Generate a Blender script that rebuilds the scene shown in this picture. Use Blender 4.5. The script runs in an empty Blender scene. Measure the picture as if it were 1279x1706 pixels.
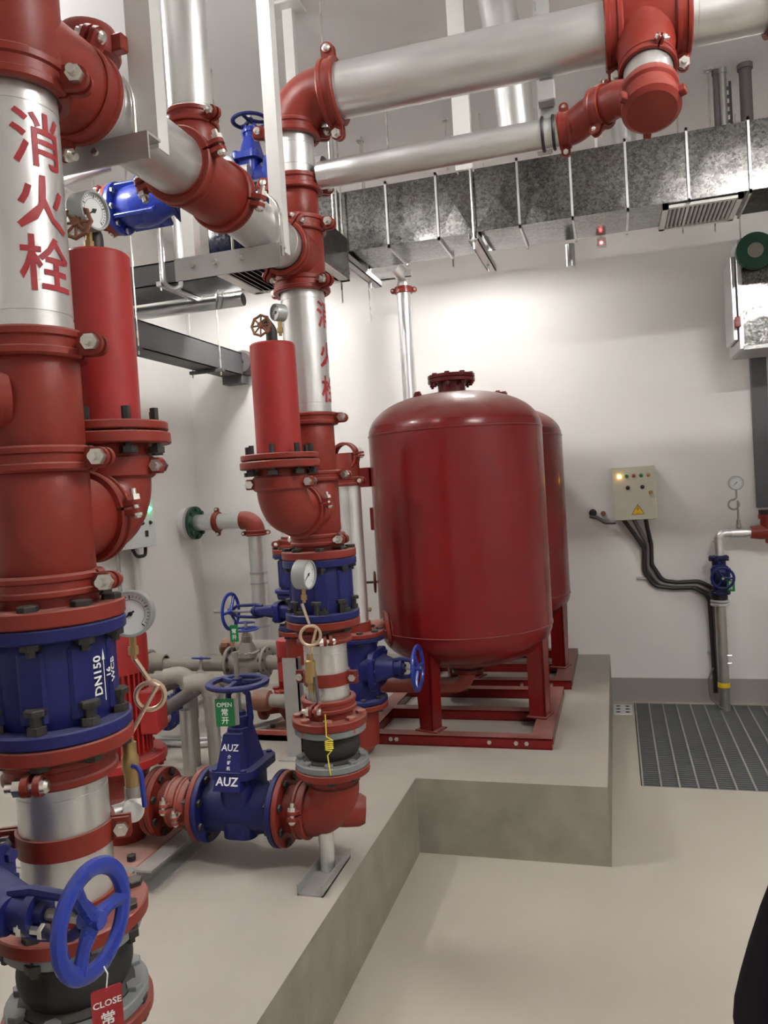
import bpy, bmesh, math, random
from mathutils import Matrix, Vector as V
random.seed(5)
PI = math.pi
R = math.radians
sc = bpy.context.scene
col = sc.collection

# ------------------------------------------------------------------ camera, world, exposure
def cam_axes(yaw, pitch, roll):
    cy, sy = math.cos(yaw), math.sin(yaw)
    f = V((-sy*math.cos(pitch), cy*math.cos(pitch), -math.sin(pitch)))
    r0 = V((cy, sy, 0)); u0 = r0.cross(f)
    c, s = math.cos(roll), math.sin(roll)
    return r0*c+u0*s, u0*c-r0*s, f
cr, cu, cf = cam_axes(R(16.5), R(1.8), R(-3.55))
cd = bpy.data.cameras.new('camera')
cd.sensor_fit = 'HORIZONTAL'; cd.sensor_width = 36; cd.lens = 36*1300/1279
cd.clip_start = .02; cd.clip_end = 60
cam = bpy.data.objects.new('camera', cd); col.objects.link(cam)
cam.matrix_world = Matrix(((cr.x, cu.x, -cf.x, 0), (cr.y, cu.y, -cf.y, 0), (cr.z, cu.z, -cf.z, 1.85), (0, 0, 0, 1)))
sc.camera = cam
w = bpy.data.worlds.new('world'); sc.world = w; w.use_nodes = True
w.node_tree.nodes['Background'].inputs[0].default_value = (.9, .92, 1, 1)
w.node_tree.nodes['Background'].inputs[1].default_value = .05
vs = sc.view_settings
vs.view_transform = 'Standard'; vs.look = 'None'; vs.gamma = 1; vs.use_curve_mapping = False
vs.exposure = 2.2
LAMP = 62.0          # emission strength of the ceiling tubes

# ------------------------------------------------------------------ materials
MATS = {}
def mat(name, base, rough=.5, metal=0., rv=.07, var=.08, scale=8., dust=0., dustcol=(.42, .36, .31), bump=0., bscale=60., coat=0., emit=None, trans=0., stretch=None, spec=.5):
    m = bpy.data.materials.new(name); m.use_nodes = True
    nt = m.node_tree; N = nt.nodes; L = nt.links
    b = N['Principled BSDF']
    b.inputs['Roughness'].default_value = rough
    b.inputs['Metallic'].default_value = metal
    b.inputs['Coat Weight'].default_value = coat
    b.inputs['Coat Roughness'].default_value = .12
    b.inputs['Transmission Weight'].default_value = trans
    b.inputs['Specular IOR Level'].default_value = spec
    tc = N.new('ShaderNodeTexCoord')
    mp = N.new('ShaderNodeMapping'); L.new(tc.outputs['Object'], mp.inputs[0])
    if stretch: mp.inputs['Scale'].default_value = stretch
    n1 = N.new('ShaderNodeTexNoise'); n1.inputs['Scale'].default_value = scale; n1.inputs['Detail'].default_value = 5
    L.new(mp.outputs[0], n1.inputs['Vector'])
    mx = N.new('ShaderNodeMix'); mx.data_type = 'RGBA'
    mx.inputs[6].default_value = tuple(c*(1-var) for c in base)+(1,)
    mx.inputs[7].default_value = tuple(min(1, c*(1+var)) for c in base)+(1,)
    L.new(n1.outputs['Fac'], mx.inputs[0])
    out = mx.outputs[2]
    rr = N.new('ShaderNodeMapRange'); rr.inputs[1].default_value = .3; rr.inputs[2].default_value = .7
    rr.inputs[3].default_value = max(.02, rough-rv); rr.inputs[4].default_value = min(1, rough+rv)
    L.new(n1.outputs['Fac'], rr.inputs[0]); rout = rr.outputs[0]
    if dust:
        g = N.new('ShaderNodeNewGeometry'); sx = N.new('ShaderNodeSeparateXYZ'); L.new(g.outputs['Normal'], sx.inputs[0])
        mr = N.new('ShaderNodeMapRange'); mr.inputs[1].default_value = .35; mr.inputs[2].default_value = .95; mr.inputs[3].default_value = 0; mr.inputs[4].default_value = dust
        L.new(sx.outputs['Z'], mr.inputs[0])
        n2 = N.new('ShaderNodeTexNoise'); n2.inputs['Scale'].default_value = 11; n2.inputs['Detail'].default_value = 6; L.new(tc.outputs['Object'], n2.inputs['Vector'])
        mr2 = N.new('ShaderNodeMapRange'); mr2.inputs[1].default_value = .3; mr2.inputs[2].default_value = .6; mr2.inputs[3].default_value = .45
        L.new(n2.outputs['Fac'], mr2.inputs[0])
        mu = N.new('ShaderNodeMath'); mu.operation = 'MULTIPLY'; L.new(mr.outputs[0], mu.inputs[0]); L.new(mr2.outputs[0], mu.inputs[1])
        m2 = N.new('ShaderNodeMix'); m2.data_type = 'RGBA'; L.new(mu.outputs[0], m2.inputs[0]); L.new(out, m2.inputs[6]); m2.inputs[7].default_value = dustcol+(1,)
        out = m2.outputs[2]
        m3 = N.new('ShaderNodeMix'); m3.data_type = 'FLOAT'; L.new(mu.outputs[0], m3.inputs[0]); L.new(rout, m3.inputs[2]); m3.inputs[3].default_value = .85
        rout = m3.outputs[0]
    L.new(out, b.inputs['Base Color']); L.new(rout, b.inputs['Roughness'])
    if bump:
        n3 = N.new('ShaderNodeTexNoise'); n3.inputs['Scale'].default_value = bscale; n3.inputs['Detail'].default_value = 4; L.new(tc.outputs['Object'], n3.inputs['Vector'])
        bp = N.new('ShaderNodeBump'); bp.inputs['Strength'].default_value = bump; bp.inputs['Distance'].default_value = .004
        L.new(n3.outputs['Fac'], bp.inputs['Height']); L.new(bp.outputs[0], b.inputs['Normal'])
    if emit:
        b.inputs['Emission Color'].default_value = emit[:3]+(1,); b.inputs['Emission Strength'].default_value = emit[3]
    MATS[name] = m
    return m

def spangle(name):
    m = bpy.data.materials.new(name); m.use_nodes = True
    nt = m.node_tree; N = nt.nodes; L = nt.links; b = N['Principled BSDF']
    tc = N.new('ShaderNodeTexCoord')
    nz = N.new('ShaderNodeTexNoise'); nz.inputs['Scale'].default_value = 90; nz.inputs['Detail'].default_value = 2
    L.new(tc.outputs['Object'], nz.inputs['Vector'])
    ad = N.new('ShaderNodeMix'); ad.data_type = 'VECTOR'; ad.inputs[0].default_value = .03
    L.new(tc.outputs['Object'], ad.inputs[4]); L.new(nz.outputs['Color'], ad.inputs[5])
    vo = N.new('ShaderNodeTexVoronoi'); vo.inputs['Scale'].default_value = 95; L.new(ad.outputs[1], vo.inputs['Vector'])
    sp = N.new('ShaderNodeSeparateColor'); L.new(vo.outputs['Color'], sp.inputs[0])
    cr_ = N.new('ShaderNodeMix'); cr_.data_type = 'RGBA'; cr_.inputs[6].default_value = (.10, .097, .095, 1); cr_.inputs[7].default_value = (.28, .275, .265, 1)
    L.new(sp.outputs[0], cr_.inputs[0]); L.new(cr_.outputs[2], b.inputs['Base Color'])
    r_ = N.new('ShaderNodeMapRange'); r_.inputs[3].default_value = .10; r_.inputs[4].default_value = .22; L.new(sp.outputs[1], r_.inputs[0]); L.new(r_.outputs[0], b.inputs['Roughness'])
    n2 = N.new('ShaderNodeTexNoise'); n2.inputs['Scale'].default_value = 3.5; L.new(tc.outputs['Object'], n2.inputs['Vector'])
    bp = N.new('ShaderNodeBump'); bp.inputs['Strength'].default_value = .35; bp.inputs['Distance'].default_value = .02
    L.new(n2.outputs['Fac'], bp.inputs['Height']); L.new(bp.outputs[0], b.inputs['Normal'])
    b.inputs['Metallic'].default_value = 1
    MATS[name] = m
    return m

RED = mat('red_fitting_paint', (.205, .0215, .0132), .40, spec=.36, var=.14, dust=.45, dustcol=(.45, .25, .21), bump=.12, bscale=90)
REDD = mat('dusty_red_paint', (.36, .075, .055), .55, var=.2, dust=.8, dustcol=(.46, .33, .28), bump=.2)
CYL = mat('red_cylinder_paint', (.31, .021, .020), .42, var=.05, dust=.1, spec=.4)
TANK = mat('dark_red_gloss_paint', (.165, .006, .0065), .27, rv=.0, var=.0, scale=2, dust=.62, dustcol=(.34, .21, .18), coat=.12, spec=.35)
MOTOR = mat('bright_red_motor_paint', (.44, .022, .022), .38, var=.06, dust=.4, dustcol=(.5, .25, .22))
BLUE = mat('blue_valve_paint', (.010, .013, .105), .42, var=.2, dust=.30, dustcol=(.22, .22, .32), spec=.3)
BLUEB = mat('bright_blue_paint', (.014, .034, .28), .3, var=.12, dust=.12, dustcol=(.3, .32, .5), coat=.2, spec=.4)
GALV = mat('galvanised_pipe_steel', (.68, .68, .675), .35, .82, var=.18, scale=6, bump=.06, bscale=25, stretch=(5, 5, 1))
GALVD = mat('dusty_galvanised_steel', (.40, .39, .37), .42, .8, var=.25, dust=.6, dustcol=(.36, .34, .30), bump=.1)
DULL = mat('dusty_grey_iron', (.30, .27, .24), .7, .1, var=.3, dust=.55, dustcol=(.36, .34, .29), bump=.3)
RUST = mat('rust_brown_iron', (.22, .09, .05), .7, .1, var=.3, dust=.6, bump=.3)
DARKP = mat('dark_purple_grey_pipe', (.11, .095, .10), .6, .2, var=.2, dust=.4)
WSTEEL = mat('pale_painted_steel', (.74, .74, .72), .42, .15, var=.05)
GSTEEL = mat('grey_channel_steel', (.48, .48, .47), .42, .7, var=.12, dust=.3, dustcol=(.5, .47, .42))
TRAY = mat('dark_grey_tray_paint', (.085, .085, .09), .5, var=.1, dust=.5)
SPAN = spangle('spangled_duct_steel')
ZINC = mat('zinc_bolt_steel', (.72, .70, .66), .28, 1., var=.1)
BBOLT = mat('blackened_bolt_steel', (.035, .032, .03), .5, .3, var=.2, dust=.25)
RUBBER = mat('black_rubber', (.012, .012, .013), .62, var=.1, dust=.15, bump=.1)
GREYF = mat('grey_flange_paint', (.21, .23, .24), .5, .2, dust=.35)
BRASS = mat('aged_brass', (.42, .29, .13), .38, .8, var=.2)
COPPER = mat('copper_tube', (.62, .48, .36), .35, .7, var=.15)
DIAL = mat('gauge_dial_white', (.75, .77, .76), .4, var=.02)
GCASE = mat('gauge_grey_case', (.40, .42, .41), .4, .4, var=.05)
BLACK = mat('black_plastic', (.015, .015, .016), .45, var=.1)
GLASS = mat('gauge_glass', (1, 1, 1), .05, trans=1., var=0)
TAGG = mat('green_tag_plastic', (.004, .16, .045), .4, var=.05)
TAGR = mat('red_tag_plastic', (.32, .012, .018), .4, var=.05)
WHITE = mat('white_print', (.82, .82, .80), .5, var=.02)
STENC = mat('red_stencil_paint', (.33, .018, .025), .55, var=.25, scale=40)
PANEL = mat('panel_beige_grey', (.54, .52, .42), .45, var=.03)
PANELW = mat('panel_pale_grey', (.60, .62, .60), .45, var=.03)
YEL = mat('warning_yellow', (.80, .55, .01), .45, var=.03)
ORNG = mat('warning_orange_print', (.62, .13, .01), .5)
GREENF = mat('dark_green_flange', (.010, .065, .035), .45, dust=.2)
WALL = mat('white_wall_plaster', (.79, .775, .75), .85, var=.025, scale=1.2, bump=.05, bscale=30, spec=.2)
CEIL = mat('grey_ceiling_plaster', (.84, .83, .83), .9, var=.03, scale=1, spec=.2)
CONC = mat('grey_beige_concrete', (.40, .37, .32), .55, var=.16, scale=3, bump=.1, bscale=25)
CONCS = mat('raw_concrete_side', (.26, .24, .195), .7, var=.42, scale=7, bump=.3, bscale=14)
FLOORM = mat('beige_floor_paint', (.50, .46, .385), .42, var=.09, scale=1.6, bump=.02, bscale=20)
SKIRT = mat('grey_cement_skirting', (.33, .30, .29), .75, var=.15, scale=3)
GRATE = mat('dark_galvanised_grating', (.20, .205, .215), .5, .35, var=.15)
GRATEL = mat('pale_grating_rod', (.46, .45, .43), .45, .6, var=.1)
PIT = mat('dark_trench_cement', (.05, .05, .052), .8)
CABLE = mat('black_cable_sheath', (.022, .021, .022), .45, var=.1)
CABLE2 = mat('grey_brown_conduit', (.16, .14, .135), .4, .3)
CLOTH = mat('dark_navy_cloth', (.010, .008, .012), .95, var=.2, scale=30, spec=.1)
SKIN = mat('skin', (.45, .27, .19), .55)
HAIRM = mat('black_hair', (.01, .009, .009), .5)
YWIRE = mat('yellow_wire', (.75, .62, .05), .5)
LEDG = mat('lit_green_lamp', (.05, .8, .3), .3, emit=(.03, 1., .3, 4.))
LEDA = mat('lit_amber_lamp', (.9, .6, .2), .3, emit=(1., .55, .12, 5.))
LENSG = mat('green_lamp_lens', (.01, .20, .10), .3)
LENSR = mat('red_lamp_lens', (.35, .08, .06), .3)
LENSA = mat('amber_lamp_lens', (.42, .24, .06), .3)
TUBE = mat('lamp_tube', (1, 1, 1), .4, emit=(1., .985, .96, LAMP))
LEDR = mat('lit_red_sensor', (.9, .1, .1), .4, emit=(1., .08, .1, 3.))

# ------------------------------------------------------------------ mesh helpers
class MB:
    def __init__(s): s.v = []; s.f = []
    def add(s, vs_, fs, M=None):
        o = len(s.v)
        s.v += [(M @ V(p)) if M is not None else V(p) for p in vs_]
        s.f += [tuple(o+i for i in f) for f in fs]
        return s
    def box(s, a, b, M=None):
        x0, y0, z0 = a; x1, y1, z1 = b
        return s.add([(x0, y0, z0), (x1, y0, z0), (x1, y1, z0), (x0, y1, z0), (x0, y0, z1), (x1, y0, z1), (x1, y1, z1), (x0, y1, z1)],
                     [(0, 3, 2, 1), (4, 5, 6, 7), (0, 1, 5, 4), (1, 2, 6, 5), (2, 3, 7, 6), (3, 0, 4, 7)], M)
    def bbox(s, a, b, c=.004, M=None):
        # box with chamfered vertical-ish edges on all sides
        bm = bmesh.new()
        x0, y0, z0 = a; x1, y1, z1 = b
        bmesh.ops.create_cube(bm, size=1)
        for v in bm.verts: v.co = V(((x0+x1)/2+v.co.x*(x1-x0), (y0+y1)/2+v.co.y*(y1-y0), (z0+z1)/2+v.co.z*(z1-z0)))
        bmesh.ops.bevel(bm, geom=bm.edges[:], offset=c, segments=1, affect='EDGES')
        bm.verts.index_update()
        s.add([v.co.copy() for v in bm.verts], [tuple(v.index for v in f.verts) for f in bm.faces], M)
        bm.free(); return s
    def lathe(s, prof, n=32, M=None, a0=0., a1=None, closed=False):
        full = a1 is None
        if full: a1 = a0+2*PI
        cnt = n if full else n+1
        vs_ = []; idx = []
        for r, z in prof:
            if r < 1e-6:
                idx.append([len(vs_)]*cnt); vs_.append((0, 0, z))
            else:
                row = []
                for i in range(cnt):
                    a = a0+(a1-a0)*i/n
                    row.append(len(vs_)); vs_.append((r*math.cos(a), r*math.sin(a), z))
                idx.append(row)
        fs = []
        m = len(prof); pairs = [(k, k+1) for k in range(m-1)]+([(m-1, 0)] if closed else [])
        for k, k2 in pairs:
            A, B = idx[k], idx[k2]
            for i in range(n):
                j = (i+1) % cnt if full else i+1
                q = [A[i], A[j], B[j], B[i]]
                q2 = []
                for x in q:
                    if x not in q2: q2.append(x)
                if len(q2) > 2: fs.append(tuple(q2))
        if not full and closed:
            fs.append(tuple(r[0] for r in idx)); fs.append(tuple(r[-1] for r in reversed(idx)))
        return s.add(vs_, fs, M)
    def tube(s, pts, r, n=12, caps=True, closed=False, M=None):
        pts = [V(p) for p in pts]; m = len(pts)
        rs = r if isinstance(r, (list, tuple)) else [r]*m
        def tan(i):
            if closed: return (pts[(i+1) % m]-pts[i-1]).normalized()
            if i == 0: return (pts[1]-pts[0]).normalized()
            if i == m-1: return (pts[-1]-pts[-2]).normalized()
            a = (pts[i]-pts[i-1]).normalized()+(pts[i+1]-pts[i]).normalized()
            return a.normalized()
        t = tan(0); h = V((0, 0, 1)) if abs(t.z) < .9 else V((1, 0, 0))
        u = t.cross(h).normalized(); rows = []; vs_ = []
        for i in range(m):
            t = tan(i); u = (u-t*u.dot(t)).normalized(); w_ = t.cross(u)
            row = []
            for k in range(n):
                a = 2*PI*k/n; row.append(len(vs_)); vs_.append(pts[i]+(u*math.cos(a)+w_*math.sin(a))*rs[i])
            rows.append(row)
        fs = []
        for i in range(m if closed else m-1):
            A, B = rows[i], rows[(i+1) % m]
            for k in range(n): fs.append((A[k], A[(k+1) % n], B[(k+1) % n], B[k]))
        if caps and not closed: fs.append(tuple(reversed(rows[0]))); fs.append(tuple(rows[-1]))
        return s.add(vs_, fs, M)
    def prism(s, out, z0, z1, M=None, out2=None):
        n = len(out); o2 = out2 or out
        vs_ = [(x, y, z0) for x, y in out]+[(x, y, z1) for x, y in o2]
        fs = [tuple(reversed(range(n))), tuple(range(n, 2*n))]+[(i, (i+1) % n, n+(i+1) % n, n+i) for i in range(n)]
        return s.add(vs_, fs, M)
    def mesh(s, name, m, ang=32):
        me = bpy.data.meshes.new(name)
        me.from_pydata([tuple(v) for v in s.v], [], s.f)
        bm = bmesh.new(); bm.from_mesh(me)
        bmesh.ops.recalc_face_normals(bm, faces=bm.faces)
        bm.to_mesh(me); bm.free()
        me.polygons.foreach_set('use_smooth', [True]*len(me.polygons))
        me.set_sharp_from_angle(angle=R(ang))
        if m is not None: me.materials.append(m)
        return me

def rr(w_, h_, c, k=4):
    """rounded rectangle outline centred on the origin"""
    o = []
    for sx, sy, a0 in ((1, 1, 0), (-1, 1, 90), (-1, -1, 180), (1, -1, 270)):
        for i in range(k+1):
            a = R(a0+90*i/k); o.append((sx*(w_/2-c)+c*math.cos(a), sy*(h_/2-c)+c*math.sin(a)))
    return o
def fillet(pts, rad, k=8):
    pts = [V(p) for p in pts]; out = [pts[0]]
    for i in range(1, len(pts)-1):
        a = (pts[i-1]-pts[i]); b = (pts[i+1]-pts[i]); la, lb = a.length, b.length; a.normalize(); b.normalize()
        th = a.angle(b); d = min(rad/math.tan(th/2), la*.98, lb*.98); p0 = pts[i]+a*d; p1 = pts[i]+b*d
        rad_ = d*math.tan(th/2); c = pts[i]+(a+b).normalized()*(rad_/math.sin(th/2))
        v0 = p0-c; v1 = p1-c; tot = v0.angle(v1); ax = v0.cross(v1).normalized()
        for j in range(k+1): out.append(c+Matrix.Rotation(tot*j/k, 3, ax) @ v0)
    out.append(pts[-1]); return out
def F(loc, z=(0, 0, 1), x=None):
    z = V(z).normalized()
    if x is None: x = (1, 0, 0) if abs(z.x) < .9 else (0, 0, 1)
    x = V(x); x = (x-z*x.dot(z)).normalized(); y = z.cross(x)
    return Matrix(((x.x, y.x, z.x, loc[0]), (x.y, y.y, z.y, loc[1]), (x.z, y.z, z.z, loc[2]), (0, 0, 0, 1)))
T = lambda x, y, z: Matrix.Translation((x, y, z))
RZ = lambda a: Matrix.Rotation(a, 4, 'Z')

def tag(o, label=None, cat=None, group=None, kind=None):
    if label: o['label'] = label
    if cat: o['category'] = cat
    if group: o['group'] = group
    if kind: o['kind'] = kind
    return o
def link(name, data, parent=None, M=None):
    o = bpy.data.objects.new(name, data); col.objects.link(o)
    if parent is not None: o.parent = parent
    if M is not None: o.matrix_basis = M
    return o
def ob(name, mb, m, parent=None, M=None, label=None, cat=None, group=None, kind=None, ang=32):
    return tag(link(name, mb.mesh(name, m, ang), parent, M), label, cat, group, kind)
def thing(name, label, cat, M, group=None):
    o = link(name, None, None, M); o.empty_display_size = .05
    return tag(o, label, cat, group)
CACHE = {}
def shared(key, fn):
    if key not in CACHE: CACHE[key] = fn()
    return CACHE[key]

# ---- text as flat mesh, mapped by a function (x, y) -> point
def text_mb(body, size, fn, bold=0.):
    cu_ = bpy.data.curves.new('t', 'FONT'); cu_.body = body; cu_.size = size; cu_.align_x = 'CENTER'; cu_.align_y = 'CENTER'; cu_.offset = bold; cu_.resolution_u = 2
    o = bpy.data.objects.new('t', cu_); col.objects.link(o)
    dg = bpy.context.evaluated_depsgraph_get(); dg.update()
    me = bpy.data.meshes.new_from_object(o.evaluated_get(dg))
    bm = bmesh.new(); bm.from_mesh(me)
    bmesh.ops.triangulate(bm, faces=bm.faces)
    lim = size*.18
    for _ in range(3):
        es = [e for e in bm.edges if e.calc_length() > lim]
        if not es: break
        bmesh.ops.subdivide_edges(bm, edges=es, cuts=1); bmesh.ops.triangulate(bm, faces=bm.faces)
    mb = MB(); bm.verts.index_update()
    mb.add([fn(v.co.x, v.co.y) for v in bm.verts], [tuple(v.index for v in f.verts) for f in bm.faces])
    bm.free(); bpy.data.objects.remove(o); bpy.data.curves.remove(cu_); bpy.data.meshes.remove(me)
    return mb

# ------------------------------------------------------------------ fitting builders (local Z = pipe axis)
def bolt_mesh(r, L, m, nut=True):
    def mk():
        b = MB()
        b.lathe([(0, r*1.1), (r*1.75, r*1.1), (r*1.9, r*.9), (r*1.9, 0), (r, 0), (r, -L), (0, -L)], 6)
        if nut: b.lathe([(r, -L+r*1.2), (r*1.85, -L+r*1.2), (r*1.85, -L+r*2.6), (r, -L+r*2.6)], 6, closed=True)
        return b.mesh('bolt', m)
    return shared(('bolt', round(r, 4), round(L, 4), m.name, nut), mk)
def ring_bolts(parent, n, Rb, z_top, L, r, m, rot=0., skip=()):
    for i in range(n):
        if i in skip: continue
        a = rot+2*PI*i/n
        link('bolt', bolt_mesh(r, L, m), parent, T(Rb*math.cos(a), Rb*math.sin(a), z_top) @ RZ(a))
def studs(parent, n, Rb, z_lo, z_hi, r, m, rot=0.):
    """upright stud with a nut and a long free thread on top"""
    def mk():
        b = MB(); L = z_hi-z_lo
        b.lathe([(0, 0), (r*1.9, 0), (r*1.9, r*1.4), (r, r*1.4), (r, L), (0, L)], 6)
        b.lathe([(r, L*.40), (r*1.95, L*.40), (r*1.95, L*.40+r*1.7), (r, L*.40+r*1.7)], 6, closed=True)
        b.lathe([(r, L*.40-r*.5), (r*2.3, L*.40-r*.5), (r*2.3, L*.40), (r, L*.40)], 12, closed=True)
        return b.mesh('bolt', m)
    me = shared(('stud', round(z_hi-z_lo, 4), r, m.name), mk)
    for i in range(n):
        a = rot+2*PI*i/n
        link('bolt', me, parent, T(Rb*math.cos(a), Rb*math.sin(a), z_lo) @ RZ(a))
def flange(parent, z0, z1, Ro, ri, m, name='flange', label=None, n=40):
    c = min(.003, (z1-z0)*.25)
    b = MB().lathe([(ri, z0), (Ro-c, z0), (Ro, z0+c), (Ro, z1-c), (Ro-c, z1), (ri, z1)], n, closed=True)
    return ob(name, b, m, parent, label=label)
def coupling(label, M, r, h=.05, m=None, group=None, rot=0., k=None):
    m = m or RED
    k = k or r/.087
    t = thing('pipe_coupling', label, 'coupling', M @ RZ(rot), group)
    def mk():
        b = MB(); g = .018*k
        p = [(r*1.0, -h/2), (r+g*.8, -h/2), (r+g, -h/2+.004*k), (r+g, -h*.22), (r+g*.72, -h*.16), (r+g*.72, h*.16), (r+g, h*.22), (r+g, h/2-.004*k), (r+g*.8, h/2), (r*1.0, h/2)]
        b.lathe(p, 22, a0=R(2), a1=R(178), closed=True)
        for sx in (1, -1):
            o = [(r+.004*k, -h*.40)]+[(r+.040*k+h*.40*math.cos(R(a)), h*.40*math.sin(R(a))) for a in range(-90, 91, 22)]+[(r+.004*k, h*.40)]
            Mm = Matrix(((sx, 0, 0, 0), (0, 0, 1, 0), (0, 1, 0, 0), (0, 0, 0, 1)))
            b.prism(o, .005*k, .017*k, Mm)
        return b.mesh('housing_half', m)
    me = shared(('cpl', round(r, 4), round(h, 4), round(k, 3), m.name), mk)
    link('housing_half', me, t); link('housing_half', me, t, RZ(PI))
    def mkb():
        b = MB(); q = .0085*k
        b.lathe([(0, .030*k), (q*1.0, .029*k), (q*1.6, .024*k), (q*1.75, .017*k), (q, .017*k), (q, -.046*k), (0, -.046*k)], 12)
        b.lathe([(q, -.017*k), (q*1.9, -.017*k), (q*1.9, -.031*k), (q, -.031*k)], 6, closed=True)
        return b.mesh('bolt', ZINC)
    mb = shared(('cplb', round(k, 3)), mkb)
    rx = F((0, 0, 0), (0, 1, 0), (1, 0, 0))
    link('bolt', mb, t, T(r+.042*k, 0, 0) @ rx)
    link('bolt', mb, t, T(-r-.042*k, 0, 0) @ RZ(PI) @ rx)
    return t
def pipe(label, p0, p1, r, m=None, cat='pipe', groove=True, name='steel_pipe', n=40, parent=None, group=None):
    m = m or GALV
    p0, p1 = V(p0), V(p1); L = (p1-p0).length
    pr = [(r*.94, 0), (r, 0)]
    if groove:
        for z in (.045, L-.045):
            pr += [(r, z-.004), (r*.985, z-.0035), (r*.985, z+.0035), (r, z+.004)]
    pr += [(r, L), (r*.94, L)]
    b = MB().lathe(pr, n, closed=True)
    if parent is not None: return ob(name, b, m, parent)
    return ob(name, b, m, None, F(p0, p1-p0), label, cat, group)
def bent(name, label, cat, pts, r, m, rad=.05, n=14, k=8, parent=None, group=None):
    """a bent run whose object origin is its first point"""
    p0 = V(pts[0]); pp = [V(p)-p0 for p in pts]
    b = MB().tube(fillet(pp, rad, k) if len(pp) > 2 else pp, r, n)
    if parent is not None: return ob(name, b, m, parent, T(*p0))
    return ob(name, b, m, None, T(*p0), label, cat, group)
def handwheel(parent, M, Rw, rim, m, spokes=3, name='handwheel', flat=.75):
    b = MB(); n = 40
    prof = [(Rw+rim*math.cos(a), rim*flat*math.sin(a)) for a in [2*PI*i/10 for i in range(10)]]
    b.lathe(prof, n, closed=True)
    b.lathe([(0, rim*1.2), (Rw*.17, rim*1.2), (Rw*.2, rim*.6), (Rw*.2, -rim*1.3), (0, -rim*1.3)], 16)
    for i in range(spokes):
        a = 2*PI*i/spokes+.5
        d = V((math.cos(a), math.sin(a), 0))
        b.tube([d*Rw*.12, d*Rw*.55+V((0, 0, -rim*.2)), d*Rw*.98], [rim*1.0, rim*.72, rim*.85], 8)
    return ob(name, b, m, parent, M)
def gate_valve(label, M, L, Rf, rp, hb, hw, m=None, wm=None, Rw=.11, rim=.012, stemtop=.1, tall=1., group=None, print_=None, dustbody=None):
    """pipe along local Z, stem along local X; hb body top, hw handwheel distance"""
    m = m or BLUE; wm = wm or m
    t = thing('gate_valve', label, 'valve', M, group)
    b = MB()
    b.lathe([(rp*.9, -L/2+.01), (rp*1.12, -L/2+.01), (rp*1.08, -L*.28), (rp*1.15, -L*.12), (rp*1.15, L*.12), (rp*1.08, L*.28), (rp*1.12, L/2-.01), (rp*.9, L/2-.01)], 32)
    X = F((0, 0, 0), (1, 0, 0), (0, 1, 0))                    # prism axis on local X, outline in (Y, Z)
    b.prism(rr(rp*2.15, L*.40, L*.12, 5), -rp*1.05, hb, X, rr(rp*2.3, L*.40, L*.12, 5))
    ob('body', b, dustbody or m, t)
    for s in (-1, 1):
        z0, z1 = sorted((s*L/2, s*(L/2-.022)))
        flange(t, z0, z1, Rf, rp*.8, m)
        nb = 8
        me = bolt_mesh(.0085, .028, BBOLT)
        for i in range(nb):
            a = 2*PI*(i+.5)/nb
            Mb = T(Rf*.84*math.cos(a), Rf*.84*math.sin(a), s*(L/2-.024))
            link('bolt', me, t, Mb if s < 0 else Mb @ Matrix.Rotation(PI, 4, 'X'))
    pl = MB().prism(rr(rp*2.9, L*.58, L*.14, 5), hb-.012, hb+.018, X)
    bo = ob('bonnet_flange', pl, m, t)
    for sy in (-1, 1):
        for sz in (-1, 0, 1):
            link('bolt', bolt_mesh(.007, .03, m, False), t, F((hb+.018, sy*rp*1.27, sz*L*.18), (1, 0, 0)))
    hbn = hb+.018+(hw-hb)*.36*tall
    bn = MB().prism(rr(rp*2.1, L*.36, L*.1, 5), hb+.018, hbn, X, rr(rp*1.15, L*.24, L*.08, 5))
    ob('bonnet', bn, m, t)
    ys = rp*.52
    g = MB().lathe([(0, hbn), (rp*.42, hbn), (rp*.40, hbn+.03), (rp*.5, hbn+.03), (rp*.5, hbn+.045), (rp*.28, hbn+.045), (rp*.26, hbn+.06), (0, hbn+.06)], 16, F((0, 0, 0), (1, 0, 0)))
    ob('gland', g, m, t)
    for s in (-1, 1):
        yk = MB().tube([(hbn-.01, 0, s*rp*.40), (hbn+.035, 0, s*ys), (hw-.045, 0, s*ys*.9), (hw-.02, 0, s*rp*.22)], [rp*.16, rp*.15, rp*.13, rp*.16], 8)
        ob('yoke_arm', yk, m, t)
    st = MB().tube([(hbn, 0, 0), (hw+stemtop, 0, 0)], .0095, 10)
    ob('stem', st, GALVD, t)
    handwheel(t, F((hw, 0, 0), (1, 0, 0)), Rw, rim, wm)
    return t
def check_valve(label, M, h, Rf, rb, t_red, tb, rib=8, top_studs=False, group=None):
    """stands on local Z from 0 (bottom of the lower blue flange) to h"""
    t = thing('check_valve', label, 'valve', M, group)
    b = MB().lathe([(rb*.75, tb*.6), (rb*.93, tb*.6), (rb*.93, tb+.006), (rb*.985, tb+.018), (rb, h*.3), (rb, h*.7), (rb*.985, h-tb-.018), (rb*.93, h-tb-.006), (rb*.93, h-tb*.6), (rb*.75, h-tb*.6)], 48)
    ob('body', b, BLUE, t)
    for i in range(rib):
        a = 2*PI*(i+.45)/rib
        q = MB().bbox((rb*.9, -rb*.22, tb+.012), (rb*1.035, rb*.22, h-tb-.014), .006)
        ob('rib', q, BLUE, t, RZ(a))
    flange(t, 0, tb, Rf, rb*.7, BLUE); flange(t, h-tb, h, Rf, rb*.7, BLUE)
    return t
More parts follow.
